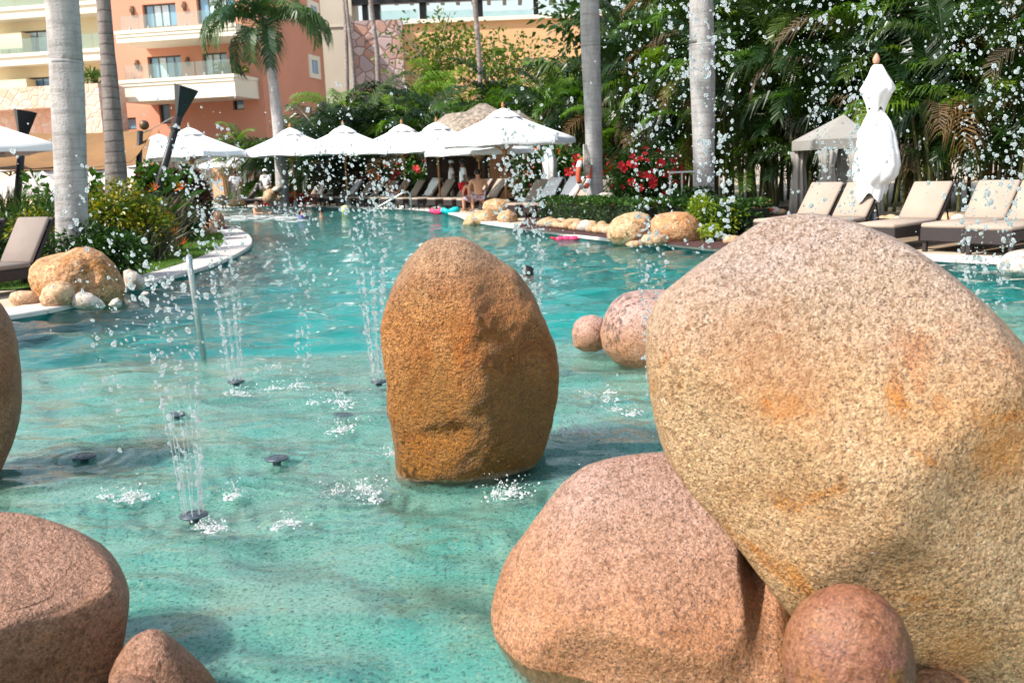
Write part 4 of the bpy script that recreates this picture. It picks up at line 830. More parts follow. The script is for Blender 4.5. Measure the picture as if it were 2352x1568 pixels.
# ================================================================ loungers
def make_lounger(label, group, cushion, back_deg=50.0, bl=0.74):
    root = thing('sun_lounger', label, 'lounger', (0, 0, 0), 0, group); W = 0.34
    m = MB(); m.rbox((0, 0.03, 0.245), (W, 0.03, 0.095), 0.008); link('end_panel', m.mesh('end_panel', M['wicker']), root)
    m = MB(); m.rbox((0, 0, 0), (0.025, 0.93, 0.075), 0.008); sm = m.mesh('side_rail', M['wicker'])
    for s in (-1, 1): link('side_rail', sm, root, (s * (W - 0.025), 0.993, 0.262))
    m = MB(); m.rbox((0, 0, 0), (W, 0.03, 0.075), 0.008); link('head_rail', m.mesh('head_rail', M['wicker']), root, (0, 1.956, 0.262))
    m = MB(); m.rbox((0, 0, 0), (0.032, 0.032, 0.165), 0.006); lm = m.mesh('leg', M['wicker'])
    for s in (-1, 1):
        for y in (0.04, 1.88): link('leg', lm, root, (s * (W - 0.045), y + 0.035, 0.166 if y > 1 else 0.152))
    m = MB(); m.rbox((0, 0.62, 0.375), (W - 0.005, 0.63, 0.037), 0.025); link('seat_cushion', autosm(m.mesh('seat_cushion', M[cushion])), root)
    a = R(back_deg); Mx = Matrix.Rotation(a, 3, 'X'); c = Vector((0, 1.26, 0.385)) + Mx @ Vector((0, bl / 2, 0.02))
    m = MB(); m.rbox(c, (W - 0.015, bl / 2, 0.034), 0.025, Mx); link('back_cushion', autosm(m.mesh('back_cushion', M[cushion])), root)
    c2 = Vector((0, 1.26, 0.385)) + Mx @ Vector((0, bl / 2 + 0.01, -0.045)); m = MB(); m.rbox(c2, (W, bl / 2 + 0.015, 0.025), 0.008, Mx); link('back_frame', m.mesh('back_frame', M['wicker']), root)
    e = Vector((0, 1.26, 0.36)) + Mx @ Vector((0, bl * 0.7, -0.07)); m = MB(); m.tube([e, (0, e.y + 0.12, 0.30)], 0.013, 6); pm = m.mesh('prop', M['wicker'])
    for s in (-1, 1): link('prop', pm, root, (s * 0.25, 0, 0))
    return root
def autosm(me): me.polygons.foreach_set('use_smooth', [True] * len(me.polygons)); return me
LG1 = 'taupe loungers on the right bank'
fC = gnd(2148, 517, 0.5); hC = gnd(2260, 502, 0.5); ax = Vector((hC.x - fC.x, hC.y - fC.y, 0)).normalized(); rzR = math.atan2(-ax.x, ax.y)
sd = Vector((ax.y, -ax.x, 0))
labsR = ['taupe lounger farthest left on the right bank, mostly behind the huge boulder', 'taupe lounger directly behind the closed white umbrella', 'taupe lounger right of the closed umbrella', 'taupe lounger third from the right edge on the right bank', 'taupe lounger at the right edge, its backrest half out of frame']
spots = []
for (x, y) in ((1764 + 408 * .25, 392 + 410 * .25), (1764 + 745 * .25, 392 + 425 * .25), (1764 + 1375 * .25, 392 + 440 * .25), (1764 + 1985 * .25, 392 + 440 * .25), (1764 + 2400 * .25, 392 + 455 * .25)):
    h = gnd(x, y, 0.5); spots.append(Vector((h.x, h.y, DK)) - ax * 1.26)
lr = make_lounger(labsR[2], LG1, 'taupe'); lr.location = spots[2]; lr.rotation_euler = (0, 0, rzR)
for i in (0, 1, 3, 4): copy_tree(lr, spots[i], rzR, labsR[i])
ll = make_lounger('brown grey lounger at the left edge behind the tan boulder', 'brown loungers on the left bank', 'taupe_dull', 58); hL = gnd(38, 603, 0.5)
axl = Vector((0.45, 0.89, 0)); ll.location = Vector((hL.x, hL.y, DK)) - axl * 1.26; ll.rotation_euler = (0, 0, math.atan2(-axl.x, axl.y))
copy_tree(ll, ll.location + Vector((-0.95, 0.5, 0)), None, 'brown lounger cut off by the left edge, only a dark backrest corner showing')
LG2 = 'far poolside row of loungers'
A_ = gnd(650, 470, DK); B_ = gnd(1050, 484, DK); dr = (B_ - A_).normalized(); axf = Vector((-dr.y, dr.x, 0)); rzF = math.atan2(-axf.x, axf.y)
lf = make_lounger('taupe lounger in the far row, first from the left', LG2, 'taupe', 52, 0.8)
ords = ['first', 'second', 'third', 'fourth', 'fifth', 'sixth', 'seventh', 'eighth', 'ninth', 'tenth', 'eleventh', 'twelfth', 'thirteenth', 'fourteenth', 'fifteenth', 'sixteenth']
ROW = []
for i in range(15):
    p = A_.lerp(B_, i / 14.0) + axf * random.uniform(0.15, 0.35); ROW.append(p)
    if i == 0: lf.location = p; lf.rotation_euler = (0, 0, rzF)
    else: copy_tree(lf, p, rzF + random.uniform(-0.05, 0.05), 'taupe lounger in the far row, %s from the left' % ords[i])
ROW2 = []
for i, x in enumerate((1135, 1170, 1215, 1250, 1285)):
    p = foot(x, 29.6 - i * 0.7) + Vector((0, 0, 0)); ROW2.append(p)
    copy_tree(lf, p, rzF + random.uniform(-0.05, 0.05), 'lounger behind the rock pile under the largest umbrella, %s from the left' % ords[i])
ROW3 = []
for i, (x, Y) in enumerate(((512, 47.5), (560, 47.0), (590, 49.5))):
    p = foot(x, Y); ROW3.append(p); copy_tree(lf, p, rzF - 0.5, 'lounger by the curtained restaurant, %s from the left' % ords[i])
def towel(p, rz, label, group='white towels on the loungers', mat='towel', seat=0.5, w_=0.31):
    mb = MB(); a = R(52); pts = [(1.26 - seat, 0.425), (1.20, 0.428), (1.27, 0.46)]
    for k in range(1, 6): pts.append((1.26 + 0.80 * k / 5 * math.cos(a) - 0.05 * math.sin(a), 0.385 + 0.80 * k / 5 * math.sin(a) + 0.06 * math.cos(a) + 0.02))
    pts.append((1.26 + 0.86 * math.cos(a), 0.385 + 0.86 * math.sin(a))); pts.append((1.26 + 0.80 * math.cos(a) + 0.10, 0.385 + 0.55 * math.sin(a)))
    vs = []; nx = 6
    for (y, z) in pts:
        for j in range(nx + 1): vs.append(((-1 + 2 * j / nx) * w_ * random.uniform(1.0, 1.12), y + random.uniform(-0.02, 0.02), z + random.uniform(0.004, 0.05)))
    fs = [(i * (nx + 1) + j, i * (nx + 1) + j + 1, (i + 1) * (nx + 1) + j + 1, (i + 1) * (nx + 1) + j) for i in range(len(pts) - 1) for j in range(nx)]
    n_ = len(vs); vs += [(v[0], v[1] - 0.004, v[2] - 0.012) for v in vs]; fs += [tuple(q + n_ for q in f[::-1]) for f in fs]
    mb.add(vs, fs); o = link('towel', mb.mesh('towel', M[mat], True), None, p, (0, 0, rz)); return tag(o, label, 'towel', group)
for i, s in ((1, 'first'), (2, 'second'), (4, 'third')): towel(ROW[i], rzF, 'white towel draped over a lounger in the far row, %s from the left' % s)
towel(ROW[10], rzF, 'white towel hung over a backrest in the far row, near the handrail', seat=0.05)
towel(ROW2[1], rzF, 'white towel on the lounger left of the largest umbrella pole'); towel(ROW2[2], rzF, 'bright white towel on the lounger right of the largest umbrella pole')
towel(ROW3[0], rzF - 0.5, 'white towel on the lounger beside the red leaved shrub'); towel(ROW3[1], rzF - 0.5, 'white towel on the lounger beside the standing waiter')
towel(ROW2[0], rzF, 'colourful beach towel with pink and blue on a lounger', None, 'beach')  if 'beach' in M else None
# small side table by the far row
st_ = thing('side_table', 'small dark side table left of the far lounger row', 'table', gnd(628, 471, DK)); q = LOC[st_.name]
m = MB(); m.rbox(q + Vector((0, 0, 0.42)), (0.38, 0.3, 0.02), 0.005); m.build('top', M['wicker'], st_)
for sx in (-1, 1):
    for sy in (-1, 1): m = MB(); m.rbox(q + Vector((sx * 0.34, sy * 0.26, 0.199)), (0.02, 0.02, 0.199), 0.004); m.build('leg', M['wicker'], st_)
# ================================================================ cabana, rails, torches, sails, nozzles, life ring
cbn = thing('curtained_cabana', 'beige cabana with tied curtains in front of the palm hedge', 'cabana', foot(1925, 22.0)); q = LOC[cbn.name]
zt = at(1925, 318, 22).z; ax0 = foot(1882, 22.0).x; ax1 = foot(1968, 22.0).x + 0.30
m = MB(); xm = (ax0 + ax1) / 2 + 0.3; ya, yb = 22.0, 24.2
m.add([(ax0, ya, zt), (ax1, ya, zt), (ax1, yb, zt), (ax0, yb, zt), (xm, 23.1, zt + 0.55), (ax0, ya, zt - 0.22), (ax1, ya, zt - 0.22), (ax1, yb, zt - 0.22), (ax0, yb, zt - 0.22)],
      [(0, 1, 4), (1, 2, 4), (2, 3, 4), (3, 0, 4), (0, 5, 6, 1), (1, 6, 7, 2), (2, 7, 8, 3), (3, 8, 5, 0)]); m.build('roof', M['sheer'], cbn)
for i, (x, y) in enumerate(((ax0 + 0.05, ya + 0.03), ((ax0 + ax1) / 2 + 0.1, ya + 0.03), (ax1 - 0.05, ya + 0.03), (ax0 + 0.05, yb - 0.05), (ax1 - 0.05, yb - 0.05))):
    m = MB(); m.box(x - 0.03, x + 0.03, y, y + 0.06, DK, zt - 0.003); m.build('post', M['frame'], cbn)
    m = MB(); m.lathe([(0.20, DK + 0.05 - DK), (0.17, 0.7), (0.13, 1.2), (0.19, zt - DK - 0.24)], 40, (x + 0.13, y + 0.02, DK), lambda t, z: 1 + 0.22 * math.cos(9 * t)); m.build('curtain', M['sheer'], cbn, True)
m = MB(); m.box(ax0 + 0.3, ax1 - 0.3, ya + 0.7, yb - 0.3, DK + 0.02, DK + 0.55); m.build('daybed', M['wicker'], cbn)
r1 = gnd(468, 818); topz = at(455, 590, r1.y).z; hr = thing('handrail', 'bent steel handrail rising from the water in front', 'handrail', (r1.x, r1.y, -0.06))
pth = [Vector((r1.x, r1.y, -0.13)), Vector((r1.x - 0.055, r1.y + 0.01, topz - 0.07))] + [Vector((r1.x - 0.057 - 0.004 * k, r1.y + 0.02 + 0.07 * (1 - math.cos(k * R(18))), topz - 0.07 + 0.07 * math.sin(k * R(18)))) for k in range(1, 11)] + [Vector((r1.x - 0.07, r1.y + 0.24, -0.13))]
m = MB(); m.tube(pth, 0.024, 12); m.build('tube', M['steel'], hr, True)
m = MB(); m.lathe([(0.06, 0), (0.06, 0.015), (0.03, 0.02)], 16, (r1.x, r1.y, -0.128)); m.build('flange', M['steel'], hr, True)
fr_ = thing('handrail', 'slanting steel handrail at the far pool steps', 'handrail', gnd(842, 492)); c = at(932, 441, 37.0)
m = MB(); m.tube([gnd(838, 494) + Vector((0, 0, -0.2)), at(842, 490, 37.5), at(925, 443, 37.0), at(936, 440, 37.0), at(943, 447, 37.0), at(945, 492, 37.0) + Vector((0, 0, -0.1))], 0.032, 8); m.build('tube', M['steel'], fr_, True)
def torch(label, base_xy, neck, top, Y, w0, w1, ztan=None):
    b0 = at(*base_xy, Y); nk = at(*neck, Y); tp = at(*top, Y); ax_ = (tp - nk).normalized()
    pd = (nk - b0); b1 = b0 + pd * ((DK - b0.z) / pd.z)
    root = thing('garden_torch', label, 'torch', b1)
    m = MB(); m.tube([b1, nk + (nk - b1).normalized() * 0.05], 0.075, 12); m.build('pole', M['black_metal'], root, True)
    m = MB(); m.tube([nk - pd.normalized() * 0.28, nk - pd.normalized() * 0.22], 0.10, 12); m.build('collar', M['black_metal'], root)
    sx = Vector((0.82, 0.57, 0)); sx = (sx - ax_ * sx.dot(ax_)).normalized(); sy = ax_.cross(sx); vs = []
    for cen, hw in ((nk, w0), (tp, w1)):
        for a, b_ in ((-1, -1), (1, -1), (1, 1), (-1, 1)): vs.append(cen + sx * a * hw + sy * b_ * hw)
    for a, b_ in ((-1, -1), (1, -1), (1, 1), (-1, 1)): vs.append(tp + sx * a * (w1 - 0.02) + sy * b_ * (w1 - 0.02))
    for a, b_ in ((-1, -1), (1, -1), (1, 1), (-1, 1)): vs.append(nk + ax_ * 0.1 + sx * a * (w0 * 0.7) + sy * b_ * (w0 * 0.7))
    m = MB(); m.add(vs, [(3, 2, 1, 0), (0, 1, 5, 4), (1, 2, 6, 5), (2, 3, 7, 6), (3, 0, 4, 7), (4, 5, 9, 8), (5, 6, 10, 9), (6, 7, 11, 10), (7, 4, 8, 11), (8, 9, 13, 12), (9, 10, 14, 13), (10, 11, 15, 14), (11, 8, 12, 15)]); m.build('fire_bowl', M['black_metal'], root)
torch('tall leaning black torch with square flared bowl', (376, 385), (411, 268), (428, 200), 20.5, 0.055, 0.19)
torch('shorter black torch behind the left palm trunk, only its flared bowl showing', (45, 395), (52, 318), (58, 254), 22.0, 0.07, 0.20)
bp_ = thing('ball_post', 'black post topped with a rusty brown ball', 'post', foot(312, 25)); q = LOC[bp_.name]
m = MB(); m.tube([q, at(322, 300, 25)], 0.07, 10); m.build('post', M['black_metal'], bp_, True)
m = MB(); m.ico(at(331, 287, 25), 0.12, 3); m.build('ball', M['bronze'], bp_, True)
m = MB(); m.tube([at(318, 310, 25), at(345, 298, 25), at(398, 268, 21)], 0.012, 5); m.build('guy_rope', M['steel'], bp_)
def sail(label, c4, sag, mat='sail'):
    A, B, C, D = [at(*q) for q in c4]; n_ = 14; vs = []
    for i in range(n_ + 1):
        for j in range(n_ + 1):
            u, v = i / n_, j / n_; p = A.lerp(B, u).lerp(D.lerp(C, u), v)
            p = p + Vector((0, 0, -sag * 4 * (u * (1 - u) * 0.7 + v * (1 - v) * 0.5))); vs.append(p)
    fs = [(i * (n_ + 1) + j, (i + 1) * (n_ + 1) + j, (i + 1) * (n_ + 1) + j + 1, i * (n_ + 1) + j + 1) for i in range(n_) for j in range(n_)]
    k_ = len(vs); vs += [p + Vector((0, 0, -0.012)) for p in vs]; fs += [tuple(q + k_ for q in f[::-1]) for f in fs]
    o = MB().add(vs, fs).build('shade_sail', M[mat], None, True, loc=A); return tag(o, label, 'sail', 'brown shade sails')
sail('broad brown shade sail stretched behind the left palm trunks', ((-60, 297, 27), (350, 296, 25.5), (300, 372, 24.0), (-60, 385, 24.5)), 0.16)
sail('brown shade sail sagging at the left edge below the white umbrella corner', ((-140, 338, 23.2), (150, 372, 22.5), (130, 384, 22), (-140, 374, 22)), 0.10)
sail('lower brown shade sail hanging under the broad one', ((150, 330, 30), (345, 318, 30), (330, 372, 28), (150, 386, 28)), 0.15)
# nozzles
nz = [(542, 876, 'black fountain nozzle farthest left of the running jets'), (870, 876, 'black fountain nozzle with jets just left of the standing boulder'), (405, 952, 'idle fountain nozzle half under water behind the left jet'), (788, 953, 'idle grey fountain nozzle left of the standing boulder'),
      (193, 1048, 'idle fountain nozzle farthest left'), (635, 1053, 'idle fountain nozzle in the middle of the shallow water'), (445, 1183, 'nearest fountain nozzle with running jets')]
NZ = []
def make_nozzle(lab):
    root = thing('fountain_nozzle', lab, 'nozzle', (0, 0, 0), 0, 'fountain nozzles in the shallow water')
    m = MB(); m.lathe([(0.120, -0.004), (0.126, 0.0), (0.126, 0.010), (0.118, 0.016), (0.10, 0.018)], 40); link('rim', m.mesh('rim', M['nozzle'], True), root)
    m = MB(); m.lathe([(0.10, 0.014), (0.098, 0.020), (0.07, 0.022), (0.066, 0.018), (0.04, 0.019), (0.036, 0.022), (0.01, 0.023)], 36); link('cap', m.mesh('cap', M['nozzle'], True), root)
    m = MB(); m.lathe([(0.045, -0.07), (0.045, 0.0)], 24); link('stem', m.mesh('stem', M['nozzle'], True), root)
    for k in range(8):
        a = k * math.pi / 4; m = MB(); m.lathe([(0.007, 0.0), (0.007, 0.005), (0.005, 0.007)], 8, (0.083 * math.cos(a), 0.083 * math.sin(a), 0.019)); link('spout', m.mesh('spout', M['nozzle'], True), root)
    root.scale = (0.54,) * 3
    return root
n0 = None
for x, y, lab in nz:
    p = gnd(x, y, 0.006); p.z = 0.006; NZ.append(p)
    if n0 is None: n0 = make_nozzle(lab); n0.location = p
    else: copy_tree(n0, p, random.uniform(0, 1), lab)
# ================================================================ plants
def frond_mesh(name, L, n, ll, lw, e0, e1, mat, vdroop=0.35, seed=1, rr=0.016):
    rnd = random.Random(seed); m = MB(); K_ = 16; pts = [Vector((0, 0, 0))]; tang = []
    for i in range(K_):
        t = i / (K_ - 1); e = R(e0 + (e1 - e0) * (t ** 1.25)); d = Vector((math.cos(e), 0, math.sin(e))); tang.append(d); pts.append(pts[-1] + d * (L / K_))
    m.tube(pts, [rr * (1 - 0.85 * i / K_) for i in range(K_ + 1)], 4, False)
    for i in range(n):
        t = 0.14 + 0.86 * (i + 0.5) / n; f = t * K_; k = min(int(f), K_ - 1); p = pts[k].lerp(pts[k + 1], f - k); d = tang[k]
        up = Vector((-d.z, 0, d.x)); prof = math.sin(math.pi * min(1, (0.16 + t * 0.84))) ** 0.6
        for s in (-1, 1):
            l = ll * (0.35 + 0.75 * prof) * rnd.uniform(0.85, 1.1); fw = 0.55 + 0.5 * t + rnd.uniform(-.12, .12)
            dv = (Vector((0, s, 0)) + d * fw + up * (0.28 + rnd.uniform(-.15, .2))).normalized(); wv = d * lw * rnd.uniform(.8, 1.1)
            mid = p + dv * l * 0.55; tip = p + dv * l + Vector((0, 0, -vdroop * l * rnd.uniform(.6, 1.4)))
            m.add([p - wv * 0.3, p + wv * 0.3, mid + wv * 0.5, mid - wv * 0.5, tip], [(0, 1, 2, 3), (3, 2, 4)])
    return m.mesh(name, mat)
FR = [frond_mesh('frond', 2.5, 36, 0.66, 0.050, 72, -35, M['frond'], 0.45, 1), frond_mesh('frond', 2.3, 36, 0.64, 0.052, 60, -60, M['frond'], 0.6, 2), frond_mesh('frond', 2.7, 38, 0.66, 0.050, 80, 5, M['frond'], 0.35, 3)]
FRB = [frond_mesh('frond', 2.4, 36, 0.64, 0.045, 66, -45, M['frond_bright'], 0.5, 4), frond_mesh('frond', 2.2, 36, 0.62, 0.045, 76, -15, M['frond_bright'], 0.4, 5)]
FRD = [frond_mesh('frond', 2.1, 22, 0.55, 0.045, 40, -85, M['frond_dry'], 0.8, 6)]
FRU = [frond_mesh('frond', 3.0, 46, 0.75, 0.075, 58, -70, M['frond_blue'], 0.65, 7, 0.03), frond_mesh('frond', 3.0, 46, 0.75, 0.075, 40, -88, M['frond_blue'], 0.7, 8, 0.03), frond_mesh('frond', 2.8, 44, 0.7, 0.075, 78, -25, M['frond_blue'], 0.5, 9, 0.03)]
m = MB(); m.tube([(0, 0, 0), (0.02, 0, 0.5), (0, 0.02, 1.0)], [0.05, 0.042, 0.035], 7); STEM = m.mesh('stem', plain('cane', (0.12, 0.13, 0.05), 0.5, 0.25, 6.0), True)
def areca(label, base, h, group, nf=22, rad=0.9, bright=0.12, dry=0.06, seed=0, stems=6, fs=1.0, lowfill=True):
    rnd = random.Random(seed); root = thing('areca_palm', label, 'palm', base, 0, group)
    heads = []
    for k in range(stems):
        a = rnd.uniform(0, 6.28); r = rnd.uniform(0.1, rad); hh = h * rnd.uniform(0.35, 0.82)
        o = link('stem', STEM, root, (r * math.cos(a), r * math.sin(a), 0), (rnd.uniform(-.12, .12), rnd.uniform(-.12, .12), 0), (1, 1, hh)); heads.append((r * math.cos(a), r * math.sin(a), hh))
    for k in range(nf):
        hx, hy, hh = heads[k % stems]; az = rnd.uniform(0, 6.28)
        z = hh * rnd.uniform(0.9, 1.04) if (not lowfill or k % 3) else rnd.uniform(0.15, 0.75) * hh
        u = rnd.random(); me = rnd.choice(FRB) if u < bright else (rnd.choice(FRD) if u < bright + dry else rnd.choice(FR))
        link('frond', me, root, (hx, hy, z), (rnd.uniform(-.25, .25), rnd.uniform(-.3, .25), az), fs * rnd.uniform(0.8, 1.2))
    return root
HG = 'palms of the tall hedge on the right'
hl = [Vector((2.2, 37.5)), Vector((5.0, 32.0)), Vector((7.6, 27.8)), Vector((10.0, 24.6)), Vector((12.4, 21.2)), Vector((15.2, 17.5))]
def along(P, t):
    f = t * (len(P) - 1); k = min(int(f), len(P) - 2); return P[k].lerp(P[k + 1], f - k)
hn = Vector((0.8, 0.6)); nth = ['first', 'second', 'third', 'fourth', 'fifth', 'sixth', 'seventh', 'eighth', 'ninth', 'tenth', 'eleventh', 'twelfth', 'thirteenth', 'fourteenth', 'fifteenth', 'sixteenth', 'seventeenth', 'eighteenth', 'nineteenth', 'twentieth']
for row, (n_, off, hgt, nf) in enumerate(((19, 0.0, 4.6, 26), (16, 1.9, 6.6, 28), (14, 3.9, 8.6, 24))):
    for i in range(n_):
        p = along(hl, (i + 0.5) / n_) + hn * (off + random.uniform(-.35, .35)) + Vector((random.uniform(-.3, .3), random.uniform(-.3, .3)))
        areca('dark green feathery palm in the %s row of the right hedge, %s from the left' % (('front', 'middle', 'back')[row], nth[i]), (p.x, p.y, DK), hgt * random.uniform(0.85, 1.12), HG, nf, 0.9, (0.24, 0.12, 0.10)[row], 0.12, row * 50 + i, 6, (1.0, 1.15, 1.35)[row])
CG = 'palms behind the far umbrellas'
k = 0
for x, Y, ytop, br in ((668, 52, 285, .1), (705, 56, 235, .1), (748, 55, 205, .15), (775, 50, 262, .1), (812, 58, 140, .4), (840, 52, 175, .45), (880, 57, 115, .5), (905, 51, 165, .45), (945, 56, 95, .5), (975, 50, 140, .45), (1000, 60, 90, .55), (1035, 51, 130, .45), (1065, 57, 100, .55), (1105, 53, 115, .6), (1140, 50, 150, .6), (1175, 56, 85, .65), (1215, 48, 120, .6), (1250, 52, 70, .6), (1290, 46, 110, .5), (1320, 50, 30, .5), (1360, 44, 90, .4), (1395, 47, 10, .35), (1440, 44, 120, .2), (1490, 46, 60, .15), (1255, 44, 250, .25), (1320, 41, 240, .2), (860, 49, 285, .1), (930, 48, 290, .1), (760, 49, 300, .05)):
    b0 = foot(x, Y); h = (at(x, ytop, Y).z - 3.6) / 0.82; k += 1
    areca('green feathery palm behind the far umbrellas, %s counted from the left' % (nth[k - 1] if k <= 20 else 'twenty ' + nth[k - 21]), b0, max(2.0, h), CG, 24, 1.3, br, 0.10, 300 + k, 6, 1.55)
# palms with bare grey trunks
def trunk(root, pts, rads, mat, n=16):
    P = crom(pts, n=8); rr = []
    for i in range(len(P)):
        f = i / (len(P) - 1) * (len(rads) - 1); a = min(int(f), len(rads) - 2); rr.append(rads[a] + (rads[a + 1] - rads[a]) * (f - a))
    m = MB(); m.tube(P, rr, n); return m.build('trunk', mat, root, True)
def tall_palm(label, Y, pix, widths, mat, top_z, group, nf=12, crown=True, fs=1.3, seed=0):
    """trunk follows picture points, from the ground up past the frame to its crown"""
    rnd = random.Random(seed); pts = [foot(pix[0][0], Y)] + [at(x, y, Y) for x, y in pix[1:]]
    root = thing('palm_tree', label, 'palm', pts[0], 0, group)
    d = (pts[-1] - pts[-2]).normalized()
    if top_z: pts.append(pts[-1] + d * ((top_z - pts[-1].z) / d.z)); widths = widths + [widths[-1] * 0.8]
    trunk(root, pts, [q * Y / FPX / 2 for q in widths], mat, 24)
    tp = pts[-1]
    if crown:
        m = MB(); m.tube([tp, tp + d * 0.5, tp + d * 1.1], [widths[-1] * Y / FPX / 2 * 0.95, widths[-1] * Y / FPX / 2 * 0.8, 0.06], 12); m.build('crownshaft', plain('crownshaft', (0.10, 0.17, 0.03), 0.45, 0.2, 4.0), root, True)
        for k in range(nf):
            az = 6.28 * k / nf + rnd.uniform(-.2, .2); link('frond', FRU[k % 3], root, tp + d * 0.95 - pts[0], (rnd.uniform(-.2, .2), rnd.uniform(-.25, .25), az), fs * rnd.uniform(.9, 1.1))
    return root
TG = 'tall palms with bare grey trunks'
tall_palm('thick grey palm trunk at the left, nearest of the tall palms', 15.5, [(168, 600), (164, 470), (160, 330), (152, 150), (142, 0)], [76, 70, 70, 72, 73, 70], M['bark_grey'], 13.0, TG, 9, True, 1.3, 1)
tall_palm('dark ringed palm trunk right of the thick grey one', 20.5, [(272, 540), (268, 430), (262, 320), (250, 160), (237, 0)], [54, 52, 44, 38, 33, 30], M['bark_ring'], 14.0, TG, 9, True, 1.3, 2)
tall_palm('grey palm trunk carrying the life ring', 26.0, [(1370, 520), (1366, 420), (1362, 250), (1357, 120), (1354, 0)], [38, 37, 38, 41, 44, 42], M['bark_grey'], 15.0, TG, 10, True, 1.3, 3)
tall_palm('pale grey palm trunk right of the red flowering bush', 24.0, [(1618, 510), (1617, 400), (1615, 250), (1612, 110), (1611, 0)], [47, 46, 50, 56, 57, 50], M['bark_grey'], 15.0, TG, 10, True, 1.3, 4)
tall_palm('slender far palm trunk, first beside the salmon block', 62, [(800, 330), (797, 180), (794, 60), (790, 0)], [10, 9.5, 9, 9], M['bark_brown'], 36, TG, 8, True, 1.4, 5)
tall_palm('slender far palm trunk, second, leaning beside the first', 61, [(824, 330), (813, 180), (802, 70), (795, 0)], [10, 10, 8, 7], M['bark_brown'], 33, TG, 8, True, 1.4, 6)
tall_palm('slender far palm trunk in front of the stone clad panel', 60, [(874, 330), (868, 160), (858, 60), (851, 0)], [12, 11, 10, 10], M['bark_brown'], 36, TG, 8, True, 1.4, 7)
tall_palm('slender far palm trunk in front of the orange terrace wall', 60, [(1108, 330), (1102, 160), (1095, 60), (1090, 0)], [11, 11, 11, 11], M['bark_brown'], 36, TG, 8, True, 1.4, 8)
# the crowned palm in front of the salmon block
Y5 = 46; root5 = thing('palm_tree', 'curved palm with drooping crown in front of the salmon hotel block', 'palm', foot(650, Y5), 0, TG); b5 = LOC[root5.name]
p5 = [b5] + [at(x, y, Y5) for x, y in ((645, 380), (640, 310), (631, 220), (622, 150), (616, 112))]
trunk(root5, p5, [q * Y5 / FPX / 2 for q in (30, 27, 25, 23, 20, 15)], M['bark_grey'], 18)
hd = at(607, 62, Y5); m = MB(); m.tube([p5[-1] + Vector((0, 0, -0.1)), at(611, 92, Y5), hd], [0.20, 0.19, 0.09], 12); m.build('crownshaft', plain('crownshaft_green', (0.12, 0.22, 0.03), 0.45, 0.2, 3.0), root5, True)
for k, (az, tilt, sc) in enumerate(((0.0, 0.25, 1.25), (0.35, -0.05, 1.2), (2.75, 0.15, 1.2), (3.2, 0.35, 1.2), (3.6, -0.1, 1.15), (4.2, 0.55, 1.15), (4.6, 0.75, 1.1), (5.0, 0.55, 1.1), (5.5, 0.5, 1.2), (0.8, 0.1, 1.1), (1.6, 0.0, 1.1), (2.2, -0.2, 1.1), (6.0, 0.4, 1.15), (3.9, 0.1, 1.1), (1.2, -.5, 1.0), (4.4, -.45, 1.0), (2.9, .7, 1.0), (0.2, .8, 1.05))):
    link('frond', FRU[k % 3], root5, hd - b5, (0, tilt, az), sc)
# leafy shrubs
def leaves(m, c, r3, n, ll, lw, rnd, lumps=14, shell=0.55, drop=0.25, zmin=None):
    L_ = []
    for _ in range(lumps):
        while True:
            q = Vector((rnd.uniform(-1, 1), rnd.uniform(-1, 1), rnd.uniform(-1, 1)))
            if q.length < 1: break
        L_.append((Vector((q.x * r3[0] * .72, q.y * r3[1] * .72, q.z * r3[2] * .72)), rnd.uniform(0.28, 0.5)))
    for _ in range(n):
        lc, lr = rnd.choice(L_); d = Vector((rnd.gauss(0, 1), rnd.gauss(0, 1), rnd.gauss(0.25, 1))).normalized(); rad = lr * (shell + (1 - shell) * rnd.random())
        p = c + lc + Vector((d.x * r3[0], d.y * r3[1], d.z * r3[2])) * rad
        if zmin is not None and p.z < zmin: p.z = zmin + rnd.random() * 0.1
        ax_ = (d + Vector((rnd.uniform(-.7, .7), rnd.uniform(-.7, .7), rnd.uniform(-.5, .6)))).normalized(); sd_ = ax_.cross(Vector((rnd.uniform(-1, 1), rnd.uniform(-1, 1), rnd.uniform(-1, 1)))).normalized()
        l = ll * rnd.uniform(.7, 1.25); w_ = lw * rnd.uniform(.7, 1.2); tip = p + ax_ * l + Vector((0, 0, -drop * l))
        mid = p + ax_ * l * 0.5; m.add([p, mid + sd_ * w_ * .5, tip, mid - sd_ * w_ * .5], [(0, 1, 2, 3)])
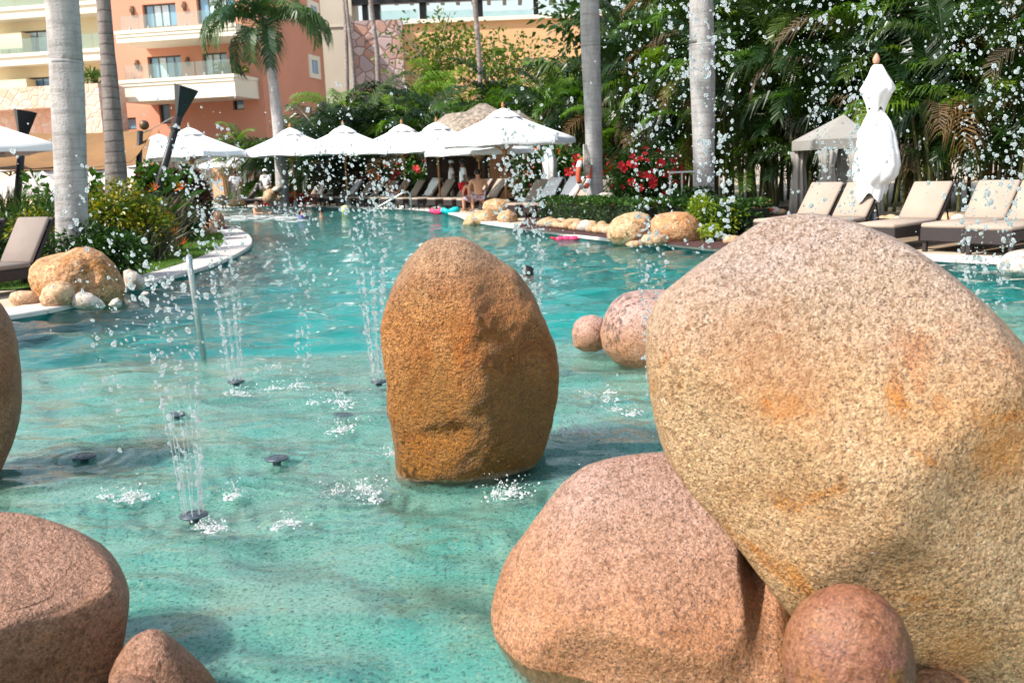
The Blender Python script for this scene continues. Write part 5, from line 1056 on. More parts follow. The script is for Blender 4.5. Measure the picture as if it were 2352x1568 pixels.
def bush(name, label, base, r3, spec, seed=0, cat='shrub', group=None, lumps=14, flowers=None, stems=6, zc_=None):
    rnd = random.Random(seed); base = Vector(base); root = thing(name, label, cat, base, 0, group); c = base + Vector((0, 0, zc_ if zc_ is not None else r3[2] * 0.95))
    m = MB()
    for mi, (mat, n, ll, lw) in enumerate(spec): m.mi = mi; leaves(m, c, r3, n, ll, lw, random.Random(seed * 7 + mi), lumps, zmin=base.z + 0.02)
    tag(m.build('foliage', [M[q[0]] for q in spec], root), kind='stuff')
    m = MB()
    for k in range(stems):
        a = rnd.uniform(0, 6.28); e = c + Vector((math.cos(a) * r3[0] * .55, math.sin(a) * r3[1] * .55, rnd.uniform(-.2, .5) * r3[2])); m.tube([base + Vector((math.cos(a) * .08, math.sin(a) * .08, 0)), base.lerp(e, .5) + Vector((0, 0, .1 * r3[2])), e], [0.025, 0.018, 0.008], 5, False)
    m.build('stems', M['darkwood'], root)
    if flowers:
        mat, n, s = flowers
        fm = MB()
        for k in range(5):
            a = k * 6.283 / 5; fm.add([(0, 0, 0), (s * math.cos(a - .5), s * math.sin(a - .5), s * .35), (s * 1.15 * math.cos(a), s * 1.15 * math.sin(a), s * .2), (s * math.cos(a + .5), s * math.sin(a + .5), s * .35)], [(0, 1, 2, 3)])
        fm.tube([(0, 0, 0), (0, 0, s * .9)], s * .06, 4); fme = fm.mesh('flower', M[mat])
        for k in range(n):
            d = Vector((rnd.gauss(0, 1), rnd.gauss(-.8, .8), rnd.gauss(.35, .8))).normalized(); p = Vector((d.x * r3[0], d.y * r3[1], d.z * r3[2])) * rnd.uniform(.78, .98) + c - base
            o = link('flower', fme, root, p, d.to_track_quat('Z', 'Y').to_euler(), rnd.uniform(.7, 1.3))
    return root
# left garden
bush('croton_shrub', 'broad yellow green croton shrub in front of the ringed palm trunk', foot(298, 18.7), (0.90, 0.6, 0.78), [('leaf_yellow', 4200, 0.11, 0.045), ('leaf_mid', 1400, 0.12, 0.05)], 1, lumps=26)
bush('croton_shrub', 'yellow tipped croton shrub at the foot of the thick grey trunk', foot(140, 16.4), (0.85, 0.6, 0.62), [('leaf_yellow', 2400, 0.10, 0.045), ('leaf_dark', 1800, 0.12, 0.05)], 2, lumps=20)
bush('red_leaf_shrub', 'tall shrub with dark red leaves at the right end of the left garden', foot(432, 26.0), (0.68, 0.6, 0.98), [('leaf_red', 4200, 0.17, 0.075), ('leaf_dark', 800, 0.16, 0.07)], 3, lumps=24, zc_=0.95)
bush('red_leaf_shrub', 'red and green leaved shrub behind the bird of paradise plants', foot(378, 23.8), (0.62, 0.6, 0.95), [('leaf_red', 2000, 0.17, 0.08), ('leaf_mid', 1500, 0.17, 0.08)], 4, lumps=20, zc_=1.0)
bush('low_shrub', 'dark green low shrub edging the lawn', foot(262, 18.2), (0.75, 0.4, 0.34), [('leaf_dark', 2600, 0.14, 0.06)], 5, lumps=18)
bush('low_shrub', 'dark green low shrub behind the tan boulder', foot(210, 15.4), (1.0, 0.5, 0.42), [('leaf_dark', 2400, 0.13, 0.055)], 6, lumps=18)
bush('low_shrub', 'dark green low shrub under the red leaved shrub', foot(405, 23.6), (0.7, 0.4, 0.40), [('leaf_dark', 2200, 0.15, 0.06)], 7, lumps=16)
bush('broadleaf_shrub', 'light green broad leaved shrub between the left palm trunks', foot(222, 20.5), (0.5, 0.5, 0.85), [('leaf_mid', 420, 0.20, 0.12)], 8, lumps=12, zc_=0.95)
bush('broadleaf_shrub', 'green leafy shrub left of the thick grey trunk', foot(112, 18.5), (0.45, 0.4, 0.75), [('leaf_mid', 420, 0.20, 0.10)], 9, lumps=10, zc_=1.0)
bush('low_shrub', 'dark shrub behind the left lounger', foot(40, 17.8), (1.5, 0.6, 0.6), [('leaf_dark', 2600, 0.14, 0.055)], 10, lumps=18)
def spiky(name, label, base, n, L, spread, lean, mat, w0, seed, flowers=0):
    rnd = random.Random(seed); base = Vector(base); root = thing(name, label, 'plant', base); m = MB()
    for _ in range(n):
        a = rnd.uniform(0, 6.283); s = rnd.uniform(.1, 1) * spread; l = L * rnd.uniform(.6, 1.1); o = base + Vector((rnd.gauss(0, .22), rnd.gauss(0, .16), 0))
        d = Vector((math.cos(a) * s + lean, math.sin(a) * s * .6, 1)).normalized(); sd_ = d.cross(Vector((rnd.uniform(-1, 1), rnd.uniform(-1, 1), .1))).normalized() * w0; p1 = o + d * l * .6; p2 = o + d * l + Vector((d.x * .25 * l, d.y * .25 * l, -.12 * l))
        m.add([o - sd_ * .6, o + sd_ * .6, p1 + sd_, p1 - sd_, p2], [(0, 1, 2, 3), (3, 2, 4)])
    tag(m.build('blades', mat, root), kind='stuff')
    return root
M['blade_grey'] = leafmat('blade_grey', [(0.07, 0.085, 0.05), (0.12, 0.12, 0.085), (0.17, 0.12, 0.09), (0.05, 0.09, 0.03)], 0.5, 0.15)
M['blade_green'] = leafmat('blade_green', [(0.03, 0.07, 0.012), (0.07, 0.13, 0.02), (0.12, 0.17, 0.035)], 0.5, 0.25)
spiky('papyrus_plant', 'spiky papyrus grass at the upper left edge', foot(40, 19.0), 520, 1.75, 0.7, -0.05, M['blade_green'], 0.012, 1)
spiky('papyrus_plant', 'spiky papyrus grass left of the thick grey trunk', foot(92, 18.0), 420, 1.5, 0.75, 0.0, M['blade_green'], 0.012, 2)
bop = spiky('bird_of_paradise', 'bird of paradise clump with leaning grey stalks and orange flowers', foot(352, 20.6), 300, 1.45, 0.5, 0.34, M['blade_grey'], 0.016, 3)
spiky('bird_of_paradise', 'lower clump of leaning grey stalks beside the lawn', foot(335, 18.6), 180, 0.9, 0.7, 0.25, M['blade_grey'], 0.014, 4)
qb = LOC[bop.name]; rnd = random.Random(8)
for k in range(9):
    a = rnd.uniform(0, 6.28); e = qb + Vector((rnd.uniform(-.3, 1.0), rnd.uniform(-.3, .3), rnd.uniform(.8, 1.6))); d = Vector((rnd.uniform(.2, .9), rnd.uniform(-.4, .2), rnd.uniform(.2, .9))).normalized(); s_ = d.cross(Vector((0, 1, .3))).normalized(); m = MB(); l = rnd.uniform(.4, .6); vs = []
    for i in range(6): t = i / 5; wv = .055 * math.sin(math.pi * (0.08 + .9 * t)); c_ = e + d * l * t + Vector((0, 0, -.08 * t * t)); vs += [c_ - s_ * wv, c_ + Vector((0, 0, -.02)), c_ + s_ * wv]
    m.add(vs, [(3 * i + j, 3 * i + 3 + j, 3 * i + 4 + j, 3 * i + 1 + j) for i in range(5) for j in range(2)]); m.build('leaf', M['leaf_mid'], bop, True)
for (x, y) in ((415, 433), (355, 435), (401, 536), (420, 558), (350, 575), (382, 498)):
    p = at(x, y, 20.0); m = MB()
    for j in range(5): a = R(30 + j * 28); m.add([p, p + Vector((math.cos(a) * .09 + .012, -.02, math.sin(a) * .09)), p + Vector((math.cos(a) * .16, -.03, math.sin(a) * .16)), p + Vector((math.cos(a) * .09 - .012, -.01, math.sin(a) * .09))], [(0, 1, 2, 3)])
    m.tube([p + Vector((-.12, 0, -.03)), p + Vector((0.04, 0, 0.0))], [.012, .02], 5); m.build('flower', M['petal_orange'], bop)
# right bank planting
bush('flowering_bush', 'dark green bush with bright red flowers between the two right palm trunks', foot(1480, 26.6), (1.15, 0.8, 1.0), [('leaf_dark', 3800, 0.13, 0.06), ('leaf_mid', 1600, 0.14, 0.065)], 21, flowers=('petal_red', 60, 0.085), lumps=26)
bush('lime_shrub', 'lime yellow shrub behind the orange tan boulder', foot(1612, 19.6), (0.42, 0.4, 0.42), [('leaf_lime', 2000, 0.08, 0.035), ('leaf_mid', 700, 0.08, 0.04)], 22, lumps=16)
bush('lime_shrub', 'low green and lime shrub right of the lime yellow one', foot(1680, 19.2), (0.6, 0.4, 0.36), [('leaf_lime', 900, 0.08, 0.035), ('leaf_dark', 1800, 0.09, 0.04)], 23, lumps=18)
bush('lime_shrub', 'small lime tuft at the coping right of the boulder pair', foot(1635, 18.0), (0.22, 0.2, 0.2), [('leaf_lime', 500, 0.07, 0.03)], 24, lumps=8)
bush('low_shrub', 'dark green shrub at the base of the pale grey trunk', foot(1600, 22.0), (0.9, 0.5, 0.45), [('leaf_dark', 1800, 0.12, 0.05), ('leaf_mid', 600, 0.12, 0.05)], 25, lumps=14)
def hedge(label, A, B, wd, h, seed, nl, nfl):
    rnd = random.Random(seed); A = Vector(A); B = Vector(B); root = thing('clipped_hedge', label, 'hedge', A, 0, 'clipped hedges with red flowers'); d = (B - A); pn = Vector((-d.y, d.x, 0)).normalized(); m = MB()
    for k in range(nl):
        t = rnd.random(); face = rnd.random(); bulge = 1 + .16 * noise.noise(Vector((t * 9, seed, 0)))
        if face < .45: off, z = rnd.uniform(-1, 1) * wd, h * bulge * rnd.uniform(.86, 1.05)
        else: off, z = (-wd if rnd.random() < .75 else wd) * rnd.uniform(.8, 1.06) * bulge, h * rnd.uniform(.05, 1) * bulge
        p = A + d * t + pn * off * -1 + Vector((0, 0, z)); m.mi = 1 if (z > h * .82 and rnd.random() < .45) else 0
        ax_ = Vector((rnd.uniform(-1, 1), rnd.uniform(-1, .4), rnd.uniform(-.1, 1))).normalized(); s_ = ax_.cross(Vector((rnd.uniform(-1, 1), rnd.uniform(-1, 1), rnd.uniform(-1, 1)))).normalized(); l = .085 * rnd.uniform(.7, 1.3)
        m.add([p, p + ax_ * l * .5 + s_ * .022, p + ax_ * l, p + ax_ * l * .5 - s_ * .022], [(0, 1, 2, 3)])
    tag(m.build('foliage', [M['leaf_dark'], M['leaf_mid'], M['leaf_lime']], root), kind='stuff')
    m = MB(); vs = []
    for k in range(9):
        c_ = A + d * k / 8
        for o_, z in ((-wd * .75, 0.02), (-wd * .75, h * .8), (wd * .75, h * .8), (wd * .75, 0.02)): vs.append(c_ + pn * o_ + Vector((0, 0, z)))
    m.add(vs, [(4 * k + j, 4 * k + 4 + j, 4 * k + 5 + j, 4 * k + 1 + j) for k in range(8) for j in range(3)] + [(0, 1, 2, 3), (35, 34, 33, 32)]); m.build('inner_hull', plain('hull_dark', (0.012, 0.02, 0.008), 0.9, 0.3), root)  # solid dark hull filling the hedge behind its leaves
    fm = MB()
    for k in range(7): a = k * .9; fm.ico((.03 * math.cos(a) * (k > 0), .03 * math.sin(a) * (k > 0), .012 * (k == 0)), .02, 1)
    fme = fm.mesh('flower_head', M['petal_red'])
    for k in range(nfl): p = d * rnd.random() + pn * rnd.uniform(-.1, 1.0) * wd * -1 * -1 + Vector((0, 0, h * rnd.uniform(.72, 1.06))); link('flower_head', fme, root, p, (rnd.uniform(-.6, .6), rnd.uniform(-.6, .6), 0), rnd.uniform(.8, 1.5))
    return root
ha = gnd(1198, 517, DK); hb = gnd(1420, 540, DK); off = Vector((0.75, 0.55, 0))
hedge('clipped green hedge with small red flowers along the right pool edge', ha + off, hb + off * 1.2, 0.38, 0.62, 3, 7000, 34)
hedge('clipped hedge continuing right behind the boulder pair', hb + off * 1.5, gnd(1590, 555, DK) + off * 2.0, 0.36, 0.60, 4, 4200, 18)
# edging pebbles
CB = []
for s in range(4):
    rnd = random.Random(60 + s); m = MB(); m.ico((0, 0, 0), (1.0, .72, .62), 3); nv = []
    for v in m.v: v = Vector(v); nv.append(tuple(v * (1 + .10 * noise.noise(v * 1.3 + Vector((s * 5, 0, 0))))))
    m.v = nv; CB.append(m.mesh('pebble', [G_cobble, G_white, G_far, G_cobble][s], True))
def pebble_row(A, B, n, label, group, lo, hi, seed, rows=1, step=Vector((0.1, 0.13, 0))):
    rnd = random.Random(seed); A = Vector(A); B = Vector(B)
    for r in range(rows):
        for i in range(n):
            s = rnd.uniform(lo, hi); p = A.lerp(B, (i + rnd.uniform(.2, .8)) / n) + step * r * 1.6 + Vector((0, 0, s * .5 + r * 0.03)); p.z = DK + s * .55 + (0.02 if r else 0)
            tag(link('pebble', CB[rnd.randrange(4)], None, p, (rnd.uniform(-.2, .2), rnd.uniform(-.2, .2), rnd.uniform(0, 6.28)), s), label, 'pebble', group)
pa = gnd(1205, 521, DK); pb_ = gnd(1395, 546, DK); o2 = Vector((0.36, 0.26, 0))
pebble_row(pa + o2, pb_ + o2, 26, 'cream pebble in the row edging the hedge bed', 'pebbles edging the hedge bed', 0.11, 0.19, 1, 2)
pebble_row(gnd(1625, 566, DK) + o2, gnd(1700, 568, DK) + o2, 6, 'cream pebble at the coping right of the boulder pair', 'pebbles right of the boulder pair', 0.09, 0.15, 2)
pebble_row(foot(1690, 26.0), foot(1800, 25.0), 12, 'pale pebble in the line at the foot of the palm hedge', 'pebbles at the foot of the palm hedge', 0.12, 0.18, 3)
pebble_row(foot(2020, 20.5), foot(2340, 18.6), 16, 'tan pebble behind the right loungers', 'pebbles behind the right loungers', 0.13, 0.22, 4)
# broadleaf trees behind the terrace and shrubs behind the loungers
def tree(label, Y, x, ytop, rx, spec, seed, lumps=26, trunk_r=0.14, group='broadleaf trees behind the palms'):
    rnd = random.Random(seed); b0 = foot(x, Y); top = at(x, ytop, Y).z; root = thing('broadleaf_tree', label, 'tree', b0, 0, group); rz = rx * 0.72; c = Vector((b0.x, b0.y, top - rz)); m = MB()
    for mi, (mat, n, ll, lw) in enumerate(spec): m.mi = mi; leaves(m, c, (rx, rx * .8, rz), n, ll, lw, random.Random(seed + 90 + mi), lumps)
    tag(m.build('crown', [M[q[0]] for q in spec], root), kind='stuff')
    m = MB(); fork = Vector((b0.x, b0.y, c.z - rz * .5)); m.tube([b0, b0.lerp(fork, .5) + Vector((.1, 0, 0)), fork], [trunk_r, trunk_r * .8, trunk_r * .6], 8)
    for k in range(9):
        e = c + Vector((rnd.uniform(-.8, .8) * rx, rnd.uniform(-.5, .5) * rx, rnd.uniform(-.2, .95) * rz)); m.tube([fork, fork.lerp(e, .5) + Vector((0, 0, .2)), e], [trunk_r * .5, trunk_r * .3, .02], 5, False)
    m.build('trunk', M['bark_brown'], root, True); return root
tree('airy yellow green tree in front of the orange terrace wall, left one', 66, 1010, 25, 3.6, [('leaf_olive', 900, .36, .2), ('leaf_mid', 350, .36, .2)], 1, 30)
tree('airy yellow green tree in front of the orange terrace wall, right one', 64, 1160, 60, 3.6, [('leaf_olive', 900, .36, .2), ('leaf_mid', 400, .36, .2)], 2, 30)
tree('dark green tree added behind the right hedge to block sky, left one', 46, 1480, -160, 5.0, [('leaf_dark', 4200, .42, .2)], 4)  # backdrop trees added to keep sky from showing through the hedge
tree('dark green tree added behind the right hedge to block sky, second one', 40, 1720, -240, 5.0, [('leaf_dark', 4200, .42, .2)], 5)
tree('dark green tree added behind the right hedge to block sky, third one', 36, 2000, -260, 5.0, [('leaf_dark', 4200, .42, .2)], 6)
tree('dark green tree added behind the right hedge to block sky, right one', 32, 2330, -300, 5.0, [('leaf_dark', 4200, .42, .2)], 7)
for i, (x, Y, s) in enumerate(((690, 53, 1.2), (745, 52, 1.1), (800, 51, 1.2), (860, 48.5, 1.1), (915, 47, 1.2), (965, 45, 1.1), (1260, 36, 1.2), (1310, 34, 1.2), (620, 56, 1.0))):
    bush('flowering_shrub', 'green shrub with red and orange flowers behind the far loungers, %s from the left' % nth[i], foot(x, Y), (s * 1.3, s, s * .95), [('leaf_dark', 900, .26, .12), ('leaf_mid', 500, .26, .12)], 40 + i, flowers=('petal_red' if i % 2 else 'petal_orange', 16, .13), lumps=14, group='flowering shrubs behind the far loungers')
bush('red_flower_bed', 'bright red flower bed beside the far lounger row', foot(668, 46.6), (1.5, .4, .33), [('petal_red', 900, .10, .07), ('leaf_dark', 500, .14, .06)], 61, cat='flowers')
bush('low_shrub', 'green and yellow shrubs beside the restaurant waiter', foot(590, 52), (1.3, .7, .7), [('leaf_mid', 700, .22, .1), ('leaf_yellow', 300, .2, .1)], 62)
# yellowing fan palm before the salmon wall
areca('yellow green palm in front of the salmon wall', foot(548, 52), (at(548, 245, 52).z - 1.6) / .82, CG, 20, 0.7, 0.55, 0.35, 801, 3, 0.72, False)
areca('yellow green palm low beside the salmon wall', foot(575, 53), (at(575, 290, 53).z - 1.6) / .82, CG, 18, 0.8, 0.4, 0.45, 802, 4, 0.75, False)
bush('balcony_plant', 'small green plant on the balcony corner of the salmon block', K + NB * 2.5 + U * -1.2 + Vector((0, 0, fp(555, 176, 3)[1] + 0.05)), (1.2, .5, .5), [('leaf_olive', 300, .35, .14)], 70, cat='plant')
bush('balcony_plant', 'small agave like plant on the pink stone pier', K + NB * 5.5 + U * fp(205, 192, 6)[0] + Vector((0, 0, fp(205, 193, 6)[1] + 0.02)), (1.0, .5, .55), [('leaf_mid', 260, .5, .1)], 71, cat='plant')
# ================================================================ people
def skin(name, V, E, rad, mat, parent, sub=2):
    b = bmesh.new(); lay = b.verts.layers.skin.verify(); vs = []
    for p, r in zip(V, rad):
        v = b.verts.new(p); v[lay].radius = (r, r); vs.append(v)
    vs[0][lay].use_root = True
    for a, c in E: b.edges.new((vs[a], vs[c]))
    me = bpy.data.meshes.new(name); b.to_mesh(me); b.free(); o = bpy.data.objects.new(name, me); COL.objects.link(o)
    o.modifiers.new('s', 'SKIN').use_smooth_shade = True; sb = o.modifiers.new('u', 'SUBSURF'); sb.levels = sub; sb.render_levels = sub
    dg = bpy.context.evaluated_depsgraph_get(); nm = bpy.data.meshes.new_from_object(o.evaluated_get(dg)); bpy.data.objects.remove(o); bpy.data.meshes.remove(me)
    nm.name = name; nm.materials.clear(); nm.materials.append(mat); nm.polygons.foreach_set('use_smooth', [True] * len(nm.polygons))
    return link(name, nm, parent)
def chain(J, R_, names):
    idx = {}; V = []; rad = []; E = []
    for path in names:
        prev = None
        for nme in path:
            if nme not in idx: idx[nme] = len(V); V.append(Vector(J[nme])); rad.append(R_[nme])
            if prev is not None and (prev, idx[nme]) not in E: E.append((prev, idx[nme]))
            prev = idx[nme]
    return V, E, rad
RB = dict(pel=.125, wai=.115, che=.13, nec=.05, hea=.085, top=.07, hipL=.085, hipR=.085, kneL=.058, kneR=.058, ankL=.04, ankR=.04, toeL=.035, toeR=.035, shoL=.062, shoR=.062, elbL=.042, elbR=.042, wriL=.03, wriR=.03, hanL=.036, hanR=.036)
def stand():
    return dict(pel=(0, 0, .94), wai=(0, 0, 1.10), che=(0, 0, 1.32), nec=(0, 0, 1.50), hea=(0, -.015, 1.62), top=(0, -.005, 1.70), hipL=(.10, 0, .88), hipR=(-.10, 0, .88), kneL=(.11, -.01, .49), kneR=(-.11, -.01, .49), ankL=(.11, .02, .09), ankR=(-.11, .02, .09), toeL=(.12, -.13, .04), toeR=(-.12, -.13, .04),
                shoL=(.19, 0, 1.42), shoR=(-.19, 0, 1.42), elbL=(.25, .02, 1.13), elbR=(-.25, .02, 1.13), wriL=(.26, -.06, .89), wriR=(-.26, -.06, .89), hanL=(.26, -.08, .81), hanR=(-.26, -.08, .81))
def person(label, loc, rz, J, skinmat, shirt=None, legs=None, short=False, hair='hair', hat=False, longhair=False, sleeves=True, scale=1.0, lower=True):
    root = thing('person', label, 'person', loc, rz); root.scale = (scale,) * 3
    names = [['pel', 'wai', 'che', 'nec', 'hea', 'top'], ['che', 'shoL', 'elbL', 'wriL', 'hanL'], ['che', 'shoR', 'elbR', 'wriR', 'hanR']]
    if lower: names += [['pel', 'hipL', 'kneL', 'ankL', 'toeL'], ['pel', 'hipR', 'kneR', 'ankR', 'toeR']]
    V, E, rad = chain(J, RB, names); body = skin('body', V, E, rad, M[skinmat], root)
    # fingers and face are part of the body mesh
    bm_ = bmesh.new(); bm_.from_mesh(body.data); ex = MB()
    for s in ('L', 'R'):
        h = Vector(J['han' + s]); d = (h - Vector(J['wri' + s])).normalized(); sdv = d.cross(Vector((0, 1, .2))).normalized()
        for k, ln in enumerate((.07, .08, .075, .06)): o_ = h + sdv * (k - 1.5) * .018 + d * .02; ex.tube([o_, o_ + d * ln * .6, o_ + d * ln + Vector((0, -.02, 0))], [.009, .008, .006], 5)
        ex.tube([h - sdv * .03, h - sdv * .05 + d * .03, h - sdv * .05 + d * .06], [.010, .009, .007], 5)
    hd = Vector(J['hea']); fz = Vector((0, -1, 0))
    ex.tube([hd + Vector((0, -.085, .02)), hd + Vector((0, -.115, -.012))], [.008, .015], 6)
    for s in (-1, 1): ex.ico(hd + Vector((s * .088, .01, 0)), (.012, .022, .032), 1)
    me2 = ex.mesh('tmp', M[skinmat], True); bm_.from_mesh(me2); bm_.to_mesh(body.data); bm_.free(); bpy.data.meshes.remove(me2); body.data.polygons.foreach_set('use_smooth', [True] * len(body.data.polygons))
    m = MB()
    for s in (-1, 1): m.ico(hd + Vector((s * .034, -.082, .018)), (.012, .008, .008), 1)
    m.build('eyes', M['hair'], root, world=False); m = MB(); m.ico(hd + Vector((0, -.083, -.045)), (.026, .008, .007), 1); m.build('mouth', M['red_cloth'], root, world=False)
    if hair:
        m = MB(); m.ico(hd + Vector((0, .018, .035)), (.098, .103, .095), 3)
        if longhair: m.tube([hd + Vector((0, .07, .03)), hd + Vector((0, .10, -.10)), hd + Vector((0, .09, -.24))], [.08, .075, .03], 10)
        m.build('hair', M[hair], root, True, world=False)
    if hat:
        m = MB(); m.lathe([(.112, .02), (.113, .05), (.10, .10), (.06, .135), (.01, .145)], 20, hd + Vector((0, 0, .01))); m.add([hd + Vector(q) for q in ((-.08, -.09, .035), (.08, -.09, .035), (.06, -.19, .022), (-.06, -.19, .022))], [(0, 1, 2, 3)]); m.build('cap', M['shirt'], root, True, world=False)
    if shirt:
        J2 = dict(J); R2 = {q: r * 1.17 for q, r in RB.items()}
        for s in 'LR': J2['mid' + s] = tuple(Vector(J['sho' + s]).lerp(Vector(J['elb' + s]), .75 if sleeves else .2)); R2['mid' + s] = .064
        J2['hem'] = tuple(Vector(J['pel']) + Vector((0, 0, -.03))); R2['hem'] = .155; J2['col'] = tuple(Vector(J['che']).lerp(Vector(J['nec']), .8)); R2['col'] = .075
        V, E, rad = chain(J2, R2, [['hem', 'wai', 'che', 'col'], ['che', 'shoL', 'midL'], ['che', 'shoR', 'midR']]); skin('shirt', V, E, rad, M[shirt], root)
    if legs:
        J2 = dict(J); R2 = {q: r * 1.2 for q, r in RB.items()}
        for s in 'LR': J2['mid' + s] = tuple(Vector(J['hip' + s]).lerp(Vector(J['kne' + s]), .8)); R2['mid' + s] = .098
        J2['pel'] = tuple(Vector(J['pel']) + Vector((0, 0, .02)))
        V, E, rad = chain(J2, R2, [['pel', 'hipL'] + (['midL'] if short else ['kneL', 'ankL']), ['pel', 'hipR'] + (['midR'] if short else ['kneR', 'ankR'])]); skin('shorts' if short else 'trousers', V, E, rad, M[legs], root)
    return root
J = stand(); J.update(elbR=(-.30, -.02, 1.16), wriR=(-.20, -.22, 1.10), hanR=(-.14, -.28, 1.10)); person('waiter in white shirt and khaki trousers standing by the restaurant curtains', foot(546, 47.3), R(20), J, 'skin_dark', 'shirt', 'khaki')
J = stand(); person('waiter in white cap and white shirt seen from behind, above the rock stack', foot(615, 48.0), R(170), J, 'skin_dark', 'shirt', 'khaki', hat=True)
J = stand(); J.update(elbL=(.27, -.08, 1.15), wriL=(.16, -.28, 1.12), hanL=(.12, -.34, 1.12), elbR=(-.27, -.08, 1.15), wriR=(-.16, -.28, 1.12), hanR=(-.12, -.34, 1.12))
person('waiter in white cap, white shirt and khaki trousers carrying a tray', foot(1040, 39.5), R(100), J, 'skin_dark', 'shirt', 'khaki', hat=True)
J = stand(); J.update(elbL=(.24, -.12, 1.15), wriL=(.10, -.34, 1.10), hanL=(.05, -.40, 1.10)); person('attendant in white shirt and bright red shorts at the pool edge', gnd(1066, 487, DK) + Vector((0, .5, 0)), R(105), J, 'skin_dark', 'shirt', 'red_cloth', short=True)
def sit(): return dict(pel=(0, 0, .52), wai=(0, .02, .68), che=(0, .03, .88), nec=(0, 0, 1.06), hea=(0, -.03, 1.18), top=(0, -.02, 1.26), hipL=(.11, -.05, .50), hipR=(-.11, -.05, .50), kneL=(.16, -.46, .50), kneR=(-.16, -.46, .50), ankL=(.16, -.48, .10), ankR=(-.16, -.48, .10), toeL=(.17, -.62, .05), toeR=(-.17, -.62, .05), shoL=(.20, .01, .98), shoR=(-.20, .01, .98), elbL=(.28, -.12, .74), elbR=(-.28, -.12, .74), wriL=(.18, -.36, .64), wriR=(-.18, -.36, .64), hanL=(.16, -.43, .62), hanR=(-.16, -.43, .62))
pm_ = foot(1101, 33.0, DK); person('bare backed man in dark patterned shorts sitting on a lounger', pm_, R(185), sit(), 'skin', None, 'pattern_cloth', short=True, scale=1.08)
person('child with reddish hair sitting beside the bare backed man', foot(1084, 33.6, DK), R(200), sit(), 'skin', None, 'pattern_cloth', short=True, scale=.9)
J = sit(); person('dark haired woman in bikini sitting up on a far lounger', ROW[8] + axf * 0.9 + Vector((0, 0, -.06)), R(60), J, 'skin', None, 'pattern_cloth', short=True, longhair=True)
def swim(label, loc, rz, skinm, shirt=None, longhair=False, sub=1.33, arms=True, hair='hair'):
    J = stand()
    J.update(elbL=(.34, -.16, 1.24), wriL=(.28, -.38, 1.22), hanL=(.26, -.46, 1.22), elbR=(-.34, -.16, 1.24), wriR=(-.28, -.38, 1.22), hanR=(-.26, -.46, 1.22))
    return person(label, (loc.x, loc.y, -sub), rz, J, skinm, shirt, None, hair=hair, longhair=longhair, lower=False)
swim('dark haired woman in blue top standing shoulder deep in the pool', gnd(695, 500), R(75), 'skin', 'blue_cloth', True, 1.36)
swim('swimmer with only the head above water right of the woman', gnd(738, 497), R(10), 'skin', None, False, 1.46)
swim('bald man standing chest deep at the far left of the pool', gnd(590, 493), R(70), 'skin', None, False, 1.15, hair=None)
swim('swimmer seen from behind, only black hair above water, behind the standing boulder', gnd(1212, 632), R(170), 'skin_tan', None, False, 1.60)
# pool toys
bl = thing('beach_ball', 'yellow and white ball floating at the far side', 'ball', gnd(793, 487) + Vector((0, 0, .12)))
for k in range(8):
    mb = MB(); vs = []
    for i in range(9):
        for j in range(4): t = math.pi * i / 8; a = (k + j / 3) * math.pi / 4; vs.append((.16 * math.sin(t) * math.cos(a), .16 * math.sin(t) * math.sin(a), .16 * math.cos(t)))
    mb.add(vs, [(i * 4 + j, i * 4 + 4 + j, i * 4 + 5 + j, i * 4 + 1 + j) for i in range(8) for j in range(3)]); o = link('panel', mb.mesh('panel', M['yellow_vinyl' if k % 2 else 'white_vinyl'], True), bl, None, (1.2, .3, 0))
def toy(label, x, y, Y, w, h, mat):
    c = at(x, y, Y); root = thing('pool_float', label, 'float', c); mb = MB(); ww = w * Y / FPX / 2; pts = [(ww * .75 * math.cos(t * .4488), ww * .55 * math.sin(t * .4488), .05 * math.sin(t)) for t in range(15)]
    mb.tube(pts, ww * .27, 10, False); link('ring', mb.mesh('ring', M[mat], True), root); mb = MB(); mb.rbox((0, 0, 0), (ww * .72, ww * .5, .03), .02); link('seat', mb.mesh('seat', M[mat], True), root); return root
toy('pink inflatable float at the pool bend', 1004, 485, 34.2, 36, 10, 'pink_vinyl'); toy('turquoise inflatable float beside the pink one', 1034, 484, 34.0, 44, 12, 'teal_vinyl')
rc = gnd(1310, 550); rf = thing('pool_toy', 'small red toy floating near the right pool edge', 'toy', rc); mb = MB()
for k, (dx, dy, r) in enumerate(((-.22, 0, .07), (-.08, .03, .08), (.08, -.02, .075), (.22, .02, .085), (.14, .1, .06))): mb.ico((dx, dy, .03), (r * 1.5, r, r * .7), 2)
link('body', mb.mesh('body', M['pink_vinyl'], True), rf); mb = MB(); mb.tube([(-.3, 0, .03), (-.42, .04, .06)], [.03, .015], 6); link('tail', mb.mesh('tail', M['red_cloth'], True), rf)
